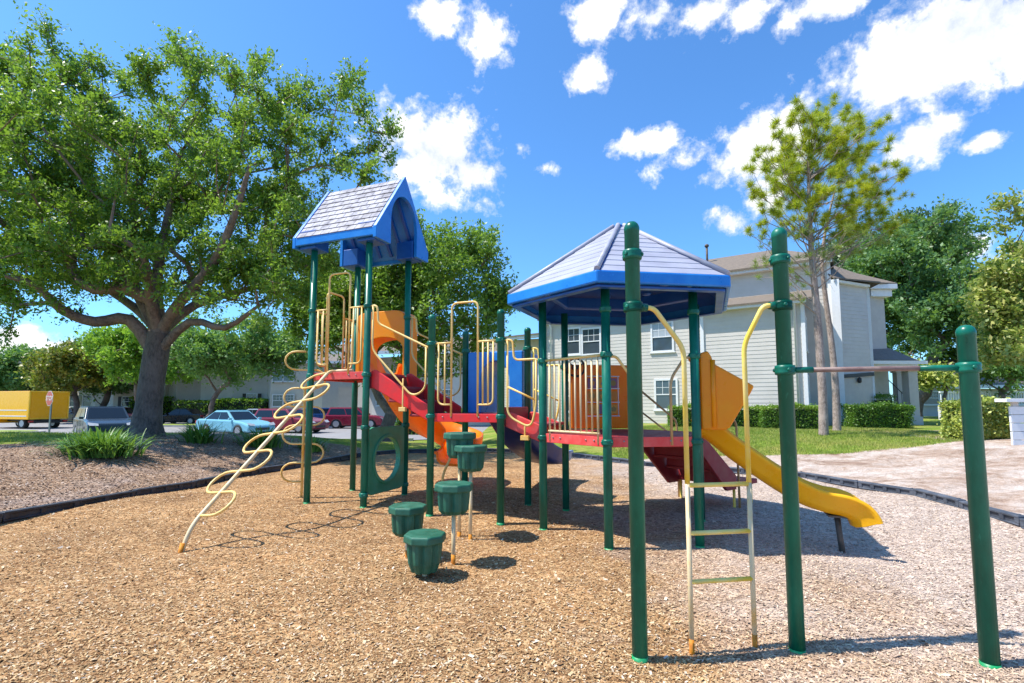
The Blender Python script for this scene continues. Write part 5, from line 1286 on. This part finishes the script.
car('silver blue car in the far row under the stair of the tower',383,421,47,.2,(.25,.34,.48),4.5,1.8,1.45)
car('maroon car nearly hidden right behind the big oak trunk',122,416,50,.1,(.3,.03,.04),4.5,1.8,1.5,'hatch')
car('black car just right of the yellow truck',76,417,52,-.3,(.015,.015,.02),4.5,1.8,1.45)
car('small pale blue car peeking behind the roof of the light blue sedan',259,417,48,.0,(.3,.38,.48),4.2,1.75,1.4)
def truck():
    Y=38; b=at(48,424,Y); z=GZ0+.035; o=thing('box_truck','bright yellow box truck seen from behind in the parking lot','truck',(b.x,Y,z))
    yaw=math.radians(205); c,s_=math.cos(yaw),math.sin(yaw); fx=Vector((c,s_,0)); fx=Vector((-.955,.295,0)).normalized(); fy=Vector((fx.y,-fx.x,0))*-1
    O_=Vector((b.x+.0,Y,z))
    # rear face centred at O_, fx points to the cab
    def P(x,y,zz): return O_+fx*x+fy*y+UP*zz
    ym=M['truckyellow']; W=2.6
    # rear face looks towards camera-right
    bx=MB().box(P(1.9,0,1.75),(3.8,W,2.1),(fx,fy,UP)).build('cargo_box',ym,o,.03)
    fr=MB(); 
    for y in (-W/2+.06,W/2-.06): fr.box(P(-.015,y,1.75),(.05,.1,2.08),(fx,fy,UP))
    fr.box(P(-.015,0,2.74),(.05,W-.1,.1),(fx,fy,UP)); fr.box(P(-.015,0,.76),(.05,W-.1,.1),(fx,fy,UP)); fr.build('rear_frame',M['truckframe'],bx)
    MB().box(P(-.008,0,1.75),(.03,W-.3,1.86),(fx,fy,UP)).build('rear_door',M['truckdoor'],bx)
    for zz in (1.38,.95):
        for sd in (-1,1): MB().box(P(1.9,sd*(W/2+.004),zz),(3.5,.012,.07),(fx,fy,UP)).build('white_stripe',M['white'],bx)
    ch_=MB(); ch_.box(P(2.6,0,.62),(5.2,.9,.16),(fx,fy,UP)); ch_.box(P(.06,0,.5),(.12,W-.3,.16),(fx,fy,UP)); ch_.box(P(.25,-.7,.55),(.1,.1,.3),(fx,fy,UP)); ch_.box(P(.25,.7,.55),(.1,.1,.3),(fx,fy,UP)); ch_.build('chassis',M['blackplastic'],o)
    for sd in (-1,1): MB().box(P(-.02,sd*(W/2-.2),.55),(.05,.3,.12),(fx,fy,UP)).build('tail_light',M['redlamp'],o)
    prof=[(3.85,.4),(5.75,.4),(5.8,.9),(5.65,1.15),(5.0,1.3),(4.6,2.1),(3.85,2.2)]
    cb_=MB().prism([P(x,-1.0,zz) for x,zz in prof],fy*2.0).build('cab',ym,o,.04)
    for sd in (-1,1): MB().prism([P(4.0,sd*1.005,1.3),P(4.85,sd*1.005,1.32),P(4.5,sd*1.005,2.0),P(4.0,sd*1.005,2.02)],fy*(sd*.01)).build('side_window',M['carglass'],cb_)
    MB().prism([P(5.04,-.85,1.34),P(5.04,.85,1.34),P(4.68,.85,2.04),P(4.68,-.85,2.04)],fx*.02).build('windscreen',M['carglass'],cb_)
    for x in (.95,4.9):
        for sd in (-1,1):
            w_=MB().lathe([(.24,-.14),(.38,-.15),(.4,-.11),(.4,.11),(.38,.15),(.24,.14)],P(x,sd*(W/2-.32),.4),18,ax=(fx,UP,fy)).build('wheel',M['tyre'],o)
            MB().lathe([(.25,-.145),(.08,-.1),(.08,.1),(.25,.145)],P(x,sd*(W/2-.32),.4),12,ax=(fx,UP,fy)).build('rim',M['rim'],w_)
M['truckyellow']=carpaint('yellow',(1,.48,.002)); M['truckdoor']=carpaint('door_yellow',(.98,.41,.002)); M['truckframe']=carpaint('frame_yellow',(.95,.5,.02))
truck()
# ------------------------------------------------------------ sky, sun, camera
w=bpy.data.worlds.new('World'); scene.world=w; w.use_nodes=True; nt=w.node_tree; nt.nodes.clear()
SUND=Vector((-.5,-.055,.866)).normalized()   # direction to the sun
out=nt.nodes.new('ShaderNodeOutputWorld'); sky=nt.nodes.new('ShaderNodeTexSky'); sky.sky_type='NISHITA'; sky.sun_disc=False
sky.sun_elevation=math.asin(SUND.z); sky.sun_rotation=math.atan2(SUND.x,SUND.y); sky.air_density=1.0; sky.dust_density=.6; sky.ozone_density=3.0
tc_=nt.nodes.new('ShaderNodeTexCoord'); D=tc_.outputs['Generated']
tint=mixc(nt,1.0,sky.outputs[0],(.49,.84,1.13),'MULTIPLY')
bg=nt.nodes.new('ShaderNodeBackground'); nt.links.new(tint,bg.inputs[0]); bg.inputs[1].default_value=.15
clouds=[(950,42,118,66,1.15),(1040,20,90,70,1),(895,66,44,26,.9),(925,138,40,24,.9),(985,142,22,10,.6),(586,76,26,20,.72),(598,18,30,22,.6),(655,14,40,24,.65),(705,12,42,24,.75),(745,15,30,18,.7),(825,4,46,20,.85),
 (440,150,62,46,.95),(470,170,40,34,.8),(487,203,16,14,.5),(488,38,24,28,.6),(434,16,30,18,.6),(544,168,16,9,.45),(525,150,12,10,.4),(755,150,50,38,.85),(725,165,40,24,.65),(650,143,34,13,.6),(690,162,34,20,.5),(725,222,34,18,.7),(755,205,30,20,.5),(12,343,34,20,.8),(70,352,70,15,.5),(965,252,36,20,.7),(845,85,12,14,.45),(1000,262,34,14,.5)]
tot=None
for u,v,ru,rv,st in clouds:
    c=Vector(ray(u,v)).normalized(); tu=Vector((c.y,-c.x,0)).normalized(); tv=tu.cross(c).normalized()
    a=[]
    for du,dv in ((ru,0),(0,rv)):
        vec=(Vector(ray(u+du,v+dv)).normalized()-Vector(ray(u-du,v-dv)).normalized())*.5; vec-=c*c.dot(vec)
        n=nt.nodes.new('ShaderNodeVectorMath'); n.operation='DOT_PRODUCT'; nt.links.new(D,n.inputs[0]); n.inputs[1].default_value=vec/vec.length_squared; a.append(n.outputs['Value'])
    n=nt.nodes.new('ShaderNodeVectorMath'); n.operation='DOT_PRODUCT'; nt.links.new(D,n.inputs[0]); n.inputs[1].default_value=c
    f=mth(nt,'MULTIPLY',mth(nt,'SUBTRACT',1.0,n.outputs['Value']),4.0)
    cx=nt.nodes.new('ShaderNodeCombineXYZ'); nt.links.new(a[0],cx.inputs[0]); nt.links.new(a[1],cx.inputs[1]); nt.links.new(f,cx.inputs[2])
    ln=nt.nodes.new('ShaderNodeVectorMath'); ln.operation='LENGTH'; nt.links.new(cx.outputs[0],ln.inputs[0])
    m_=mth(nt,'MULTIPLY',mth(nt,'SUBTRACT',1.25,ln.outputs['Value']),st*1.0)
    tot=m_ if tot is None else mth(nt,'MAXIMUM',tot,m_)
nz=nt.nodes.new('ShaderNodeTexNoise'); nz.inputs['Scale'].default_value=8.5; nz.inputs['Detail'].default_value=9; nz.inputs['Roughness'].default_value=.62; nz.inputs['Distortion'].default_value=.25; nt.links.new(D,nz.inputs['Vector'])
nz2=nt.nodes.new('ShaderNodeTexNoise'); nz2.inputs['Scale'].default_value=28; nz2.inputs['Detail'].default_value=6; nz2.inputs['Roughness'].default_value=.65; nt.links.new(D,nz2.inputs['Vector'])
dn_=mth(nt,'ADD',tot,mth(nt,'MULTIPLY',mth(nt,'SUBTRACT',nz.outputs['Fac'],.5),2.6)); dn_=mth(nt,'ADD',dn_,mth(nt,'MULTIPLY',mth(nt,'SUBTRACT',nz2.outputs['Fac'],.5),1.5))
cov=ramp(nt,dn_,[(.1,0.0),(.3,.3),(.5,.9),(.75,1.0)])
cbg=nt.nodes.new('ShaderNodeBackground'); ccol=ramp(nt,mth(nt,'ADD',nz.outputs['Fac'],mth(nt,'MULTIPLY',nz2.outputs['Fac'],.4)),[(.5,(.62,.68,.8)),(.78,(1,1,1))]); nt.links.new(ccol,cbg.inputs[0]); cbg.inputs[1].default_value=.8
mx=nt.nodes.new('ShaderNodeMixShader'); nt.links.new(cov,mx.inputs[0]); nt.links.new(bg.outputs[0],mx.inputs[1]); nt.links.new(cbg.outputs[0],mx.inputs[2]); nt.links.new(mx.outputs[0],out.inputs[0])
sl_=bpy.data.lights.new('sun','SUN'); sl_.energy=4.6; sl_.angle=R(.5); sl_.color=(1,.95,.87)
so_=bpy.data.objects.new('sun',sl_); COL.objects.link(so_); so_.rotation_euler=(-SUND).to_track_quat('-Z','Y').to_euler()
cam=bpy.data.cameras.new('camera'); cam.sensor_width=36; cam.lens=F/1024*36; cam.shift_y=(PV-341.5)/1024; cam.clip_start=.05; cam.clip_end=4000
co=bpy.data.objects.new('camera',cam); COL.objects.link(co); co.location=(0,0,HC); co.rotation_euler=(math.pi/2+PT,0,0); scene.camera=co
scene.view_settings.view_transform='Standard'; scene.view_settings.look='None'; scene.view_settings.exposure=.7; scene.view_settings.gamma=1
scene.render.resolution_x=1024; scene.render.resolution_y=683
scene.cycles.transparent_max_bounces=8; scene.cycles.max_bounces=6
